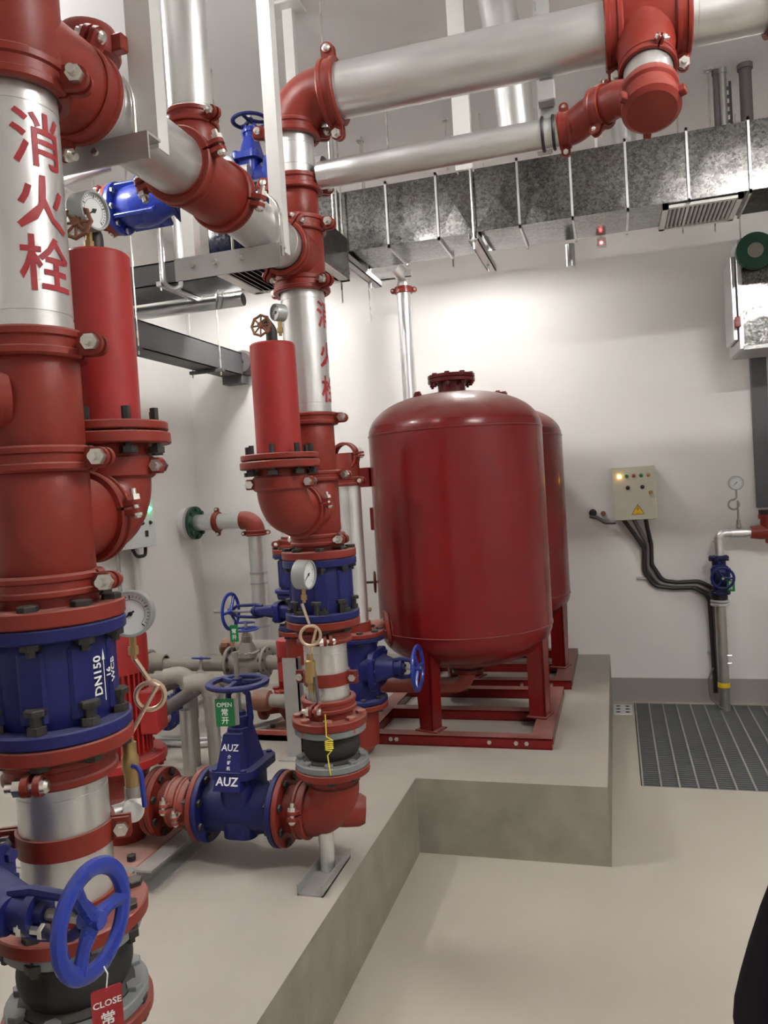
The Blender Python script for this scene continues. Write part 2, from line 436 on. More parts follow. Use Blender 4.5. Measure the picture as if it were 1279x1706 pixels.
def gauge(label, M, r, d, group=None):
    """dial faces local Z, stem leaves along local -Y"""
    t = thing('pressure_gauge', label, 'gauge', M, group)
    ob('case', MB().lathe([(0, -d), (r*.9, -d), (r, -d*.92), (r, -.004), (r*.97, 0), (r*.88, 0), (r*.88, -.008), (0, -.008)], 36), GCASE, t)
    ob('dial', MB().lathe([(0, -.0075), (r*.875, -.0075), (r*.875, -.009), (0, -.009)], 36), DIAL, t)
    mk = MB()
    for i in range(25):
        a = R(-45+270*i/24); q = r*(.70 if i % 6 else .64)
        mk.box((q, -.0006*(1 if i % 6 else 2), -.0072), (r*.8, .0006*(1 if i % 6 else 2), -.0068), RZ(a))
    mk.lathe([(r*.60, -.0072), (r*.615, -.0072), (r*.615, -.0069), (r*.60, -.0069)], 24, a0=R(-45), a1=R(225), closed=True)
    ob('dial_scale', mk, BLACK, t)
    ob('needle', MB().prism([(-r*.2, -.0022), (r*.62, -.0008), (r*.62, .0008), (-r*.2, .0022)], -.0062, -.0055, RZ(R(215))).lathe([(0, -.005), (.005, -.005), (.005, -.0065), (0, -.0065)], 12), BLACK, t)
    ob('stem', MB().lathe([(0, 0), (.0075, 0), (.0075, .022), (.011, .022), (.011, .04), (.006, .04), (.006, .05), (0, .05)], 6, F((0, -r*.97, -d*.5), (0, -1, 0))), BRASS, t)
    return t

# ------------------------------------------------------------------ the room
WB, WL, WR, WF, ZC, PH = 6.55, -3.75, 3.2, -2.6, 4.2, .38
def struct(name, b, m, label=None):
    return ob(name, b, m, label=label, kind='structure')
GX0, GX1, GY0, GY1 = .063, 1.73, 4.76, 6.50
fl = MB()
for a, b in (((WL, WF), (GX0, WB)), ((GX1, WF), (WR, WB)), ((GX0, WF), (GX1, GY0)), ((GX0, GY1), (GX1, WB))):
    fl.box((a[0], a[1], -.12), (b[0], b[1], 0))
struct('floor', fl, FLOORM, 'smooth beige painted concrete floor')
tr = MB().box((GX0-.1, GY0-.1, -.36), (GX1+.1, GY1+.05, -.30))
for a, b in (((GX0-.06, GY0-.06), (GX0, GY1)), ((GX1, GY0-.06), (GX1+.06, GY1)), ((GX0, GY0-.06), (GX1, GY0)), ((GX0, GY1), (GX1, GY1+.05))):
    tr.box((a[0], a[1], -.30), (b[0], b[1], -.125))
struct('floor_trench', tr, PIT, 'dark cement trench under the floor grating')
struct('ceiling', MB().box((WL-.15, WF-.15, ZC), (WR+.15, WB+.15, ZC+.15)), CEIL, 'plain grey ceiling')
struct('wall_back', MB().box((WL-.15, WB, -.1), (WR+.15, WB+.15, ZC)), WALL, 'white plastered wall behind the tanks')
struct('wall_left', MB().box((WL-.15, WF, -.1), (WL, WB, ZC)), WALL, 'white plastered wall with the flanged wall pipe')
struct('wall_right', MB().box((WR, WF, -.1), (WR+.15, WB, ZC)), WALL)
struct('wall_front', MB().box((WL-.15, WF-.15, -.1), (WR+.15, WF, ZC)), WALL)
struct('baseboard_back', MB().box((-.10, WB-.006, 0), (WR, WB, .19)), SKIRT, 'rough grey cement band at the foot of the back wall')
PX0, PX1, PY = -1.03, -.10, 3.745
o = [(WL, WF), (PX0, WF), (PX0, PY), (PX1, PY), (PX1, WB), (WL, WB)]
pm = MB().prism(o, 0, PH)
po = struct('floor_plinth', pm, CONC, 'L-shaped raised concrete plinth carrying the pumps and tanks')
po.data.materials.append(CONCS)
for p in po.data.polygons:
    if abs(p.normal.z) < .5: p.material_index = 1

# ------------------------------------------------------------------ ceiling lamps
def lamp(label, x, y, z, L=1.2, along='X', refl=False):
    M = T(x, y, z) if along == 'X' else T(x, y, z) @ RZ(PI/2)
    t = thing('batten_lamp', label, 'lamp', M, 'ceiling tube lamps')
    h = MB().bbox((-L/2, -.028, .034), (L/2, .028, .07), .004)
    ob('housing', h, WSTEEL, t)
    if refl: ob('reflector', MB().add([(-L/2, -.13, .0), (L/2, -.13, .0), (L/2, -.028, .036), (-L/2, -.028, .036), (-L/2, .13, .0), (L/2, .13, .0), (L/2, .028, .036), (-L/2, .028, .036)], [(0, 1, 2, 3), (3, 2, 6, 7), (7, 6, 5, 4)]), WSTEEL, t)
    for s in (-1, 1):
        ob('tube', MB().tube([(-L/2+.03, s*.035, .016), (L/2-.03, s*.035, .016)], .014, 12), TUBE, t)
        ob('end_cap', MB().box((s*(L/2-.03)-.012, -.05, 0), (s*(L/2-.03)+.012, .05, .04)), WSTEEL, t)
        ob('hanger_rod', MB().tube([(s*L*.35, 0, .05), (s*L*.35, 0, ZC-z)], .004, 6), ZINC, t)
    return t
lamp('twin tube batten lamp hanging behind the air duct near the back wall', -.90, 5.60, 3.57, .36, refl=True)
lamp('added fill batten lamp, unseen behind the wide dark cable tray', -2.74, 5.60, 3.72, .42, refl=True)  # added to brighten the left wall; the tray keeps it out of sight
lamp('twin tube batten lamp hanging above the two risers', -1.5, 1.9, 3.88, .26)
lamp('added fill batten lamp, out of view, over the pumps by the left wall', -3.0, 2.7, 3.95, .62, 'Y')  # added outside the view to light the left wall and the pumps
lamp('added fill batten lamp, out of view, above the open floor beside the photographer', 1.5, 1.5, 3.88, 1.25)  # added outside the view as general fill for the floor and right side

# ------------------------------------------------------------------ pressure tanks
def tank(label, cx, cy, fy0, fy1, fx0, fx1, rot):
    t = thing('pressure_tank', label, 'tank', T(cx, cy, PH), 'red pressure tanks')
    Rt = .53; zs0, zs1, zb, zt = .98-PH, 2.16-PH, .735-PH, 2.405-PH
    pr = [(0, zb)]
    for i in range(1, 13):
        a = R(90*i/12); pr.append((Rt*math.sin(a)**.82, zs0-(zs0-zb)*math.cos(a)))
    pr += [(Rt, zs0+.02), (Rt, (zs0+zs1)/2), (Rt, zs1-.02)]
    for i in range(12, -1, -1):
        a = R(90*i/12); pr.append((Rt*math.sin(a)**.82 if i else 0, zs1+(zt-zs1)*math.cos(a)))
    ob('shell', MB().lathe(pr, 72), TANK, t, ang=50)
    for z in (zs0, zs1):
        ob('weld_seam', MB().lathe([(Rt-.002, z-.007), (Rt+.004, z-.004), (Rt+.004, z+.004), (Rt-.002, z+.007)], 72, closed=True), TANK, t)
    # top nozzle
    ob('nozzle', MB().lathe([(.075, zt-.02), (.085, zt-.02), (.085, zt+.075), (.075, zt+.075)], 32, closed=True), TANK, t)
    f1 = flange(t, zt+.06, zt+.083, .145, .07, TANK, 'nozzle_flange'); f2 = flange(t, zt+.086, zt+.108, .145, 1e-7, TANK, 'blind_flange')
    ring_bolts(t, 8, .12, zt+.108, .075, .009, TANK)
    for a in (R(-128), R(52)):
        lg = MB().prism([(-.035, 0), (.035, 0), (.035, .05), (.018, .075), (-.018, .075), (-.035, .05)], -.006, .006, F((.27*math.cos(a), .27*math.sin(a), zt-.075), (math.cos(a), math.sin(a), 0), (-math.sin(a), math.cos(a), 0)))
        ob('lifting_lug', lg, TANK, t)
    # legs: tapered angle sections
    for a in rot:
        a = R(a)
        x = V((math.cos(a), math.sin(a), 0)); y = V((-x.y, x.x, 0))
        b = MB(); wt, wb_ = .058, .042; z0, z1 = .068, zs0-.005
        ro_t, ro_b = Rt-.022, Rt-.03
        def q(rad, s, z): return x*rad+y*s+V((0, 0, z))
        # face plate and one side plate
        b.add([q(ro_t, -wt, z1), q(ro_t, wt, z1), q(ro_b, wb_, z0), q(ro_b, -wb_, z0), q(ro_t-.012, -wt, z1), q(ro_t-.012, wt, z1), q(ro_b-.012, wb_, z0), q(ro_b-.012, -wb_, z0)],
              [(0, 1, 2, 3), (7, 6, 5, 4), (0, 4, 5, 1), (1, 5, 6, 2), (2, 6, 7, 3), (3, 7, 4, 0)])
        for s in (-1, 1):
            b.add([q(ro_t, s*wt, z1), q(ro_t-.10, s*wt, z1-.16), q(ro_b-.10, s*wb_, z0), q(ro_b, s*wb_, z0), q(ro_t, s*(wt-.01), z1), q(ro_t-.10, s*(wt-.01), z1-.16), q(ro_b-.10, s*(wb_-.01), z0), q(ro_b, s*(wb_-.01), z0)],
                  [(0, 1, 2, 3), (7, 6, 5, 4), (0, 4, 5, 1), (1, 5, 6, 2), (2, 6, 7, 3), (3, 7, 4, 0)])
        ob('leg', b, TANK, t, ang=20)
        ob('foot_plate', MB().box((-.06, -.07, .062), (.06, .07, .070), F((x.x*(Rt-.08), x.y*(Rt-.08), 0), (0, 0, 1), x)), TANK, t)
    # base frame of channel beams
    H = .062; W_ = .085
    def beam(a, b):
        q = MB(); q.box((a[0], a[1], H-.008), (b[0], b[1], H))
        dx, dy = b[0]-a[0], b[1]-a[1]
        q.box((a[0], a[1], 0), (b[0], b[1], .006))
        if dx > dy: q.box((a[0], a[1], .003), (b[0], a[1]+.007, H-.003))
        else: q.box((b[0]-.007, a[1], .003), (b[0], b[1], H-.003))
        if dx > dy: q.box((a[0], b[1]-.007, .003), (b[0], b[1], H-.003))
        ob('base_beam', q, TANK, t)
    x0, x1, y0, y1 = fx0-cx, fx1-cx, fy0-cy, fy1-cy
    beam((x0, y0), (x1, y0+W_)); beam((x0, y1-W_), (x1, y1))
    beam((x1-.115, y0+W_), (x1, y1-W_)); beam((x0, y0+W_), (x0+.1, y1-W_))
    beam((x0+.1, (y0+y1)/2-.04), (x1-.115, (y0+y1)/2+.045))
    for fx in (.2, .23, .70, .83, .88):
        link('bolt', bolt_mesh(.007, .012, ZINC, False), t, F((x0+(x1-x0)*fx, y0-.001, H*.55), (0, -1, 0)))
    # side boss, nameplate, bottom outlet
    ob('side_boss', MB().bbox((-.055, -.045, -.06), (.02, .045, .06), .004), TANK, t, T(-Rt*math.cos(R(17))-.03, -Rt*math.sin(R(17))+.05, 1.92-PH))
    ob('sight_bracket', MB().bbox((-.016, -.03, -.07), (.03, .03, .07), .004), TANK, t, T(-Rt*math.cos(R(17))-.012, -Rt*math.sin(R(17))+.05, 1.66-PH))
    ob('bottom_outlet', MB().tube(fillet([(0, 0, zb+.03), (0, 0, .21), (-.66, -.02, .21)], .10, 8), .048, 20), REDD, t)
    flange(t, zb-.06, zb-.035, .1, .04, TANK, 'outlet_flange')
    return t
tank('large dark red pressure tank in front, on channel beams at the plinth edge', -.925, 4.75, 4.225, 5.30, -1.52, -.39, (-110, -14, 112))
tank('dark red pressure tank mostly hidden behind the first one', -.885, 5.985, 5.46, 6.50, -1.48, -.35, (-110, -14, 112))
# side handwheel valve on the tank's left
t = thing('tank_drain_valve', 'small bronze handwheel valve poking out left of the front tank', 'valve', F((-1.44, 4.72, 1.255), (-1, -.25, 0)))
ob('stem', MB().tube([(0, 0, -.04), (0, 0, .13)], .008, 8), BBOLT, t)
handwheel(t, T(0, 0, .045), .062, .008, RUST, 4)
ob('body', MB().lathe([(0, -.06), (.02, -.06), (.026, -.03), (.018, 0), (.012, .03), (0, .03)], 12), BRASS, t)

# ------------------------------------------------------------------ first riser (near, left)
X1, Y1 = -1.10, 1.305
X2, Y2 = -1.10, 2.80
rp1, rp2 = .087, .084
def at1(z): return (X1, Y1, z)
def at2(z): return (X2, Y2, z)
VA1, VA2 = math.atan2(-1.305, 1.10), math.atan2(-2.8, 1.10)     # bearing of the open floor side seen from each riser

def tee(label, M, r, zl, zh, zbr, lb, bdir, m=None, rb=None):
    """run on local Z from zl to zh, branch at zbr along angle bdir with length lb"""
    m = m or RED; rb = rb or r
    t = thing('pipe_tee', label, 'tee', M)
    k = r*1.06
    ob('run', MB().lathe([(r*.9, zl), (r*1.0, zl), (r*1.0, zl+.012), (k, zl+.022), (k, zh-.022), (r, zh-.012), (r, zh), (r*.9, zh)], 40), m, t)
    kb = rb*1.05
    ob('branch', MB().lathe([(kb, .01), (kb, r*1.1), (kb, lb-.02), (rb, lb-.012), (rb, lb), (rb*.9, lb)], 36, F((0, 0, zbr), (math.cos(bdir), math.sin(bdir), 0))), m, t)
    return t
# top tee feeding the overhead pipe
tee('red tee at the top of the near riser, feeding the overhead pipe', T(X1, Y1, 0), .098, 2.66, 3.02, 2.765, .185, PI/2)
coupling('red clamp coupling above the stencilled pipe of the near riser', T(X1, Y1, 2.685), .094, .06, rot=VA1+R(66))
pipe('galvanised upper pipe of the near riser with red stencilled characters', at1(2.18), at1(2.665), rp1)
coupling('red clamp coupling below the stencilled pipe of the near riser', T(X1, Y1, 2.168), .092, .055, rot=VA1+R(62))
def spool(label, x, y, z0, z1, r, m=None):
    return ob('pipe_spool', MB().lathe([(r*.85, z0), (r, z0), (r, z0+.012), (r*1.05, z0+.022), (r*1.05, z1-.022), (r, z1-.012), (r, z1), (r*.85, z1)], 40), m or RED, None, T(x, y, 0), label, 'pipe spool')
spool('short red spool between two couplings on the near riser', X1, Y1, 1.955, 2.165, .088)
coupling('red clamp coupling above the air chamber tee of the near riser', T(X1, Y1, 1.945), .092, .05, rot=VA1+R(60))
tee('red tee on the near riser leading to its air chamber', T(X1, Y1, 0), .090, 1.705, 1.945, 1.825, .155, PI/2, rb=.082)
coupling('red clamp coupling under the air chamber tee of the near riser', T(X1, Y1, 1.70), .092, .045, rot=VA1+R(58))
# small branch coupling at the picture's left edge
t = thing('branch_outlet', 'red side outlet with clamp on the near riser, at the left picture edge', 'outlet', F((X1-.03, Y1-.09, 2.06), (-.55, -.83, 0), (0, 0, 1)))
ob('neck', MB().lathe([(.03, -.03), (.062, -.03), (.055, .02), (.05, .08), (.04, .08)], 28), RED, t)
ob('clamp', MB().lathe([(.05, .045), (.066, .045), (.07, .05), (.07, .08), (.066, .085), (.05, .085)], 28, closed=True), RED, t)
for s in (-1, 1):
    ob('clamp_ear', MB().bbox((s*.072-.022, -.02, .048), (s*.072+.022, .02, .082), .004), RED, t, RZ(R(90)))
    link('bolt', bolt_mesh(.007, .06, ZINC), t, RZ(R(90)) @ F((s*.08, .034, .065), (0, 1, 0)))
# flange adapters + check valve
def neck(label, x, y, z0, z1, zf0, zf1, r, Rf, up=True, nb=8, bl=.06, mfl=None, nm='flange_adapter', brot=.4, bm=None, headup=True):
    t = thing(nm, label, 'flange', T(x, y, 0))
    ob('neck', MB().lathe([(r*.88, z0), (r, z0), (r*1.03, (z0+z1)/2), (r, z1), (r*.88, z1)], 36, closed=True), mfl or RED, t)
    flange(t, zf0, zf1, Rf, r*.88, mfl or RED)
    if headup: ring_bolts(t, nb, Rf*.84, zf1, bl, .0105, bm or BBOLT, brot)
    else:
        for i in range(nb):
            a = brot+2*PI*i/nb
            link('bolt', bolt_mesh(.0105, bl, bm or BBOLT), t, T(Rf*.84*math.cos(a), Rf*.84*math.sin(a), zf0) @ Matrix.Rotation(PI, 4, 'X') @ RZ(a))
    return t
neck('red flange bolted on top of the near blue check valve', X1, Y1, 1.625, 1.70, 1.628, 1.660, .094, .146, bl=.085)
cv = check_valve('blue cast check valve marked DN150 on the near riser', T(X1, Y1, 1.404), .222, .145, .117, None, .026)
neck('red flange bolted under the near blue check valve', X1, Y1, 1.33, 1.402, 1.373, 1.402, .094, .145, bl=.085, headup=False)
ring_bolts(cv, 8, .1225, .062, .10, .0115, BBOLT, .4)
def arc_text(parent, body, size, rad, ang, z, m, rot90=False, bold=0., name='lettering'):
    def fn(x, y):
        if rot90: x, y = -y, x
        a = ang+x/rad
        return V((rad*math.cos(a), rad*math.sin(a), z+y))
    return ob(name, text_mb(body, size, fn, bold), m, parent)
CA = VA1+R(40)
arc_text(cv, 'DN150', .026, .1225, CA, .115, WHITE, True, .0006)
arc_text(cv, '16', .020, .1225, CA+R(14.5), .115, WHITE, True, .0005)
arc_text(cv, 'WCB', .021, .1225, CA+R(22.5), .118, WHITE, True, .0005)
def arrow_fn(x, y):
    a = CA+R(7.5)+x/.1225
    return V((.1226*math.cos(a), .1226*math.sin(a), .115+y))
ar = MB(); k_ = 8
for i in range(k_):
    y0, y1 = -.052+.08*i/k_, -.052+.08*(i+1)/k_
    ar.add([arrow_fn(-.0011, y0), arrow_fn(.0011, y0), arrow_fn(.0011, y1), arrow_fn(-.0011, y1)], [(0, 1, 2, 3)])
ar.add([arrow_fn(-.0042, .028), arrow_fn(.0042, .028), arrow_fn(0, .050)], [(0, 1, 2)])
ob('arrow_mark', ar, WHITE, cv)
coupling('red clamp coupling under the near check valve', T(X1, Y1, 1.338), .092, .05, rot=VA1-R(22))
pipe('galvanised lower pipe of the near riser', at1(1.03), at1(1.335), rp1)
def strap(label, x, y, z, r, h, rot):
    t = thing('pipe_strap', label, 'strap', T(x, y, z) @ RZ(rot))
    for s in (0, PI):
        ob('strap_half', MB().lathe([(r+.001, -h/2), (r+.007, -h/2), (r+.007, h/2), (r+.001, h/2)], 22, a0=R(4), a1=R(176), closed=True)
           .box((r+.002, .004, -h/2), (r+.04, .012, h/2)).box((-r-.04, .004, -h/2), (-r-.002, .012, h/2)), RED, t, RZ(s))
    rx = F((0, 0, 0), (0, 1, 0), (1, 0, 0))
    for s in (1, -1): link('bolt', bolt_mesh(.008, .045, ZINC), t, T(s*(r+.024), .012, 0) @ rx)
    return t
strap('red steel strap around the lower pipe of the near riser', X1, Y1, 1.192, rp1, .042, VA1+R(75))
neck('red flange on top of the near black rubber joint', X1, Y1, 1.015, 1.075, 1.012, 1.042, .094, .149, bl=.07, brot=.1)
def rubber(label, x, y, z0, z1, r, Rf, tf=.026):
    t = thing('rubber_joint', label, 'rubber joint', T(x, y, 0))
    h = z1-z0-2*tf; a, b = z0+tf, z1-tf
    pr = [(r*.8, z0+.004), (r*1.12, z0+.004), (r*1.12, a+.004), (r*.95, a+h*.10)]
    for i in range(9):
        u = i/8; pr.append((r*(.95+.17*math.sin(PI*u)**.7), a+h*(.12+.76*u)))
    pr += [(r*.95, b-h*.10), (r*1.12, b-.004), (r*1.12, z1-.004), (r*.8, z1-.004)]
    ob('bellows', MB().lathe(pr, 44), RUBBER, t, ang=50)
    flange(t, z0, a, Rf, r*.9, GREYF, 'backing_flange'); flange(t, b, z1, Rf*.97, r*.9, GREYF, 'backing_flange')
    ring_bolts(t, 8, Rf*.85, a, .07, .0095, GREYF, .25)
    return t
rubber('black rubber expansion joint of the near riser', X1, Y1, .840, 1.010, .10, .138)
neck('red flange under the near black rubber joint', X1, Y1, .745, .838, .812, .838, .092, .146, bl=.05, brot=.25, headup=False)
# stencilled characters
up1 = [o for o in bpy.data.objects if o.get('label', '').startswith('galvanised upper pipe of the near')][0]
# pipe object frame: origin z 2.18, x axis world X
for ch, z in (('消', 2.545), ('火', 2.425), ('栓', 2.308)):
    arc_text(up1, ch, .112, rp1+.0012, VA1+R(31), z-2.18, STENC, bold=.0016, name='stencil_character')
# overhead pipe between the risers (along Y)
OZ = 2.765
coupling('red clamp coupling where the overhead pipe leaves the near riser', F((X1, 1.515, OZ), (0, 1, 0), (0, 0, 1)), .087, .055, rot=R(25))
pipe('galvanised overhead pipe length next to the near riser', (X1, 1.525, OZ), (X1, 1.97, OZ), .083)
tee('red overhead tee from which the vertical galvanised pipe rises', F((X1, 1.90, OZ), (0, 1, 0), (0, 0, 1)), .088, .02, .30, .13, .15, 0., rb=.068)
coupling('red clamp coupling at the near end of the overhead tee', F((X1, 1.945, OZ), (0, 1, 0), (0, 0, 1)), .087, .045, rot=R(-105))
coupling('red clamp coupling at the far end of the overhead tee', F((X1, 2.19, OZ), (0, 1, 0), (0, 0, 1)), .087, .045, rot=R(-75))
coupling('red clamp coupling at the foot of the vertical ceiling pipe', T(X1, 2.03, OZ+.155), .064, .042, rot=R(-20))
pipe('vertical galvanised pipe rising from the overhead tee to the ceiling', (X1, 2.03, OZ+.14), (X1, 2.03, ZC), .062)
pipe('galvanised overhead pipe length next to the second riser', (X1, 2.195, OZ), (X1, 2.63, OZ-.03), .080)
# red capped outlet standing behind the near riser top
t = thing('capped_outlet', 'red capped outlet standing beside the top of the near riser', 'outlet', T(X1-.02, 1.60, 2.80))
ob('neck', MB().lathe([(0, .0), (.055, .0), (.05, .06), (.05, .12), (0, .12)], 28), RED, t)
ob('cap', MB().lathe([(.05, .08), (.068, .082), (.072, .09), (.072, .13), (.062, .15), (0, .156)], 28), RED, t)
ob('lug', MB().bbox((-.014, .065, .09), (.014, .095, .125), .004), RED, t)
ob('side_lug', MB().bbox((.06, -.014, .085), (.098, .014, .125), .004), RED, t)

# trapeze hangers (pale channel)
def uch(w_, d, t_): return [(-w_/2, 0), (w_/2, 0), (w_/2, d), (w_/2-t_, d), (w_/2-t_, t_), (-w_/2+t_, t_), (-w_/2+t_, d), (-w_/2, d)]
def trapeze(label, y, x0, x1, z, wv, wa):
    t = thing('trapeze_hanger', label, 'pipe hanger', T((x0+x1)/2, y, z))
    hx = (x1-x0)/2; H = ZC-z
    for s in (-1, 1):
        ob('upright', MB().prism(uch(wv, .045, .006), -.01, H, T(s*hx, .006, 0)), WSTEEL, t)
    lo = [(-.05, -wa), (-.044, -wa), (-.044, 0), (.005, 0), (.005, .006), (-.05, .006)]
    ob('cross_angle', MB().prism(lo, -hx-wv*.6, hx+wv*.6, F((0, 0, 0), (1, 0, 0), (0, 1, 0))), GSTEEL, t)
    for s in (-.75, -.25, .35):
        link('bolt', bolt_mesh(.005, .01, ZINC, False), t, F((hx*s, -.0505, -wa*.35), (0, -1, 0)))
    ux = X1-(x0+x1)/2; uz = OZ-z
    ub = [(ux+.090*math.cos(R(a)), -.02, uz+.090*math.sin(R(a))) for a in range(0, 181, 15)]
    ob('u_bolt', MB().tube([(ux+.090, -.02, -.03)]+ub+[(ux-.090, -.02, -.03)], .005, 8), ZINC, t)
    return t
trapeze('pale steel trapeze hanger holding the overhead pipe by the near riser', 1.615, -1.30, -1.0, OZ-.09, .066, .055)
trapeze('pale steel trapeze hanger holding the overhead pipe by the second riser', 2.44, -1.37, -1.035, OZ-.10, .045, .07)

# ------------------------------------------------------------------ air chambers beside the risers
def air_chamber(word, x, y, zf, zt, r, Rf, zbr, dirn, ybr):
    """closed red cylinder on a flange; the elbow under it turns to the riser tee. dirn: +1 the tee lies towards +Y"""
    t = thing('air_chamber', 'closed red cylinder of the %s riser standing on a bolted flange' % word, 'air chamber', T(x, y, zf))
    ob('cylinder', MB().lathe([(0, .018), (r, .018), (r, zt-zf-.006), (r-.005, zt-zf), (0, zt-zf)], 44), CYL, t)
    flange(t, 0, .020, Rf*.97, 1e-7, RED)
    studs(t, 8, Rf*.80, -.052, .050, .010, BBOLT, .2)
    e = thing('pipe_elbow', 'red elbow under the red cylinder of the %s riser' % word, 'elbow', T(x, y, zf))
    flange(e, -.030, -.004, Rf, .07, RED)
    ob('socket', MB().lathe([(.07, -.028), (.088, -.028), (.092, -.055), (.098, -.06), (.098, -.10), (.09, -.106), (.07, -.106)], 36), RED, e)
    zc = zbr-zf
    pts = fillet([(0, 0, -.09), (0, 0, zc), (0, ybr-y, zc)], abs(ybr-y)*.92, 14)
    ob('bend', MB().tube(pts, .087, 36), RED, e)
    va = VA1 if word == 'near' else VA2
    for a in (va+R(62), va-R(88)):
        ob('socket_ear', MB().bbox((.092, -.014, -.098), (.122, .014, -.062), .004), RED, e, RZ(a))
        link('bolt', bolt_mesh(.008, .05, ZINC), e, RZ(a) @ F((.11, .022, -.08), (0, 1, 0)))
    return t
air_chamber('near', X1, 1.54, 2.012, 2.415, .0745, .138, 1.825, -1, 1.455)
coupling('red clamp coupling between the near riser tee and its cylinder elbow', F((X1, 1.448, 1.825), (0, 1, 0), (0, 0, 1)), .086, .036, rot=R(82), k=.85)
air_chamber('second', X2, 2.49, 1.967, 2.365, .078, .138, 1.79, 1, 2.63)
coupling('red clamp coupling between the second riser tee and its cylinder elbow', F((X2, 2.625, 1.79), (0, 1, 0), (0, 0, 1)), .086, .036, rot=R(80), k=.8)
def needle_set(word, x, y, z, hx, hy, gx=True):
    """black bent nipple with a small red handwheel valve, and its gauge"""
    t = thing('needle_valve', 'small red eight-spoked handwheel valve on top of the %s riser cylinder' % word, 'valve', T(x, y, z))
    ob('nipple', MB().tube(fillet([(0, 0, -.002), (0, 0, .045), (-.02, -.02, .08)], .03, 6), .020, 14), BBOLT, t)
    d = V((hx, hy, .15)).normalized()
    ob('spindle', MB().tube([(0, 0, .04), d*.075+V((0, 0, .04))], .008, 8), RUST, t)
    p = d*.07+V((0, 0, .04))
    b = MB(); n = 8
    ring = [(.034*math.cos(2*PI*i/24)*(1+.07*math.cos(8*2*PI*i/24)), .034*math.sin(2*PI*i/24)*(1+.07*math.cos(8*2*PI*i/24)), 0) for i in range(24)]
    b.tube(ring, .0045, 8, closed=True)
    for i in range(4):
        a = PI*i/4; b.tube([(-.033*math.cos(a), -.033*math.sin(a), 0), (.033*math.cos(a), .033*math.sin(a), 0)], .0035, 6)
    b.lathe([(0, .008), (.010, .008), (.010, -.008), (0, -.008)], 10)
    ob('handwheel', b, RUST, t, F(p, d))
    return t
needle_set('near', X1, 1.54, 2.417, .10, -1.)
gauge('round steel pressure gauge above the near red cylinder', F((X1+.035, 1.505, 2.500), (.985, -.17, -.06), (.17, .985, 0)), .043, .048)
needle_set('second', X2, 2.49, 2.367, -.1, -1.)
gauge('square-on grey gauge above the second red cylinder', F((X2+.01, 2.50, 2.475), (-.55, -.83, 0), (.83, -.55, 0)), .03, .04)

# ------------------------------------------------------------------ second riser
# top elbow into the big overhead pipe
BZ = 3.325
t = thing('pipe_elbow', 'bright red top elbow turning the second riser into the big overhead pipe', 'elbow', T(X2, Y2, 3.19))
ob('bend', MB().tube(fillet([(0, 0, -.005), (0, 0, BZ-3.19), (.17, 0, BZ-3.19)], .135, 14), .096, 40), RED, t)
coupling('bright red clamp coupling under the top elbow of the second riser', T(X2, Y2, 3.205), .088, .05, rot=VA2+R(95))
coupling('red clamp coupling joining the top elbow to the big overhead pipe', F((X2+.175, Y2, BZ), (1, 0, 0), (0, 0, 1)), .098, .06, rot=R(12))
pipe('short galvanised pipe under the top elbow of the second riser', at2(3.02), at2(3.19), .081)
coupling('red clamp coupling with long bolts under the short top pipe', T(X2, Y2, 3.005), .086, .055, rot=VA2+R(-75))
spool('short red nipple between two couplings near the top of the second riser', X2, Y2, 2.86, 3.0, .080)
coupling('red clamp coupling on top of the overhead pipe tee of the second riser', T(X2, Y2, 2.852), .088, .055, rot=VA2+R(68))
tee('red tee receiving the overhead pipe on the second riser', T(X2, Y2, 0), .088, 2.625, 2.845, 2.735, .16, -PI/2)
coupling('red clamp coupling on the branch of the second riser tee', F((X2, 2.645, 2.735), (0, 1, 0), (0, 0, 1)), .084, .045, rot=R(35), k=.8)
coupling('red clamp coupling above the stencilled pipe of the second riser', T(X2, Y2, 2.630), .090, .055, rot=VA2+R(45))
up2 = pipe('galvanised upper pipe of the second riser with red stencilled characters', at2(2.135), at2(2.615), rp2)
for ch, z in (('消', 2.505), ('火', 2.355), ('栓', 2.225)):
    arc_text(up2, ch, .105, rp2+.0012, VA2+R(70), z-2.135, STENC, bold=.0016, name='stencil_character')
coupling('red clamp coupling below the stencilled pipe of the second riser', T(X2, Y2, 2.125), .088, .045, rot=VA2+R(72))
spool('short red spool behind the cylinder of the second riser', X2, Y2, 1.915, 2.12, .084)
coupling('red clamp coupling above the air chamber tee of the second riser', T(X2, Y2, 1.908), .089, .04, rot=VA2+R(70))
tee('red tee on the second riser leading to its air chamber', T(X2, Y2, 0), .086, 1.68, 1.905, 1.79, .165, -PI/2, rb=.082)
coupling('red clamp coupling above the blue check valve of the second riser', T(X2, Y2, 1.668), .088, .045, rot=VA2+R(45))
neck('red flange bolted on top of the second riser check valve', X2, Y2, 1.595, 1.665, 1.598, 1.628, .088, .143, bl=.085)
cv2 = check_valve('blue cast check valve on the second riser behind the grey gauge', T(X2, Y2, 1.365), .231, .142, .118, None, .028)
ring_bolts(cv2, 8, .121, .066, .10, .0115, BBOLT, .2)
neck('red flange bolted under the second riser check valve', X2, Y2, 1.285, 1.363, 1.335, 1.363, .09, .142, bl=.085, headup=False)
coupling('red clamp coupling under the second riser check valve', T(X2, Y2, 1.295), .089, .045, rot=VA2+R(5))
pipe('galvanised lower pipe of the second riser', at2(1.045), at2(1.285), rp2)
strap('red steel strap around the lower pipe of the second riser', X2, Y2, 1.135, rp2, .048, VA2+R(68))
coupling('red clamp coupling above the second rubber joint', T(X2, Y2, 1.035), .089, .05, rot=VA2-R(25))
neck('red flange on top of the second black rubber joint', X2, Y2, .955, 1.03, .955, .985, .09, .145, bl=.06, brot=.3, bm=REDD)
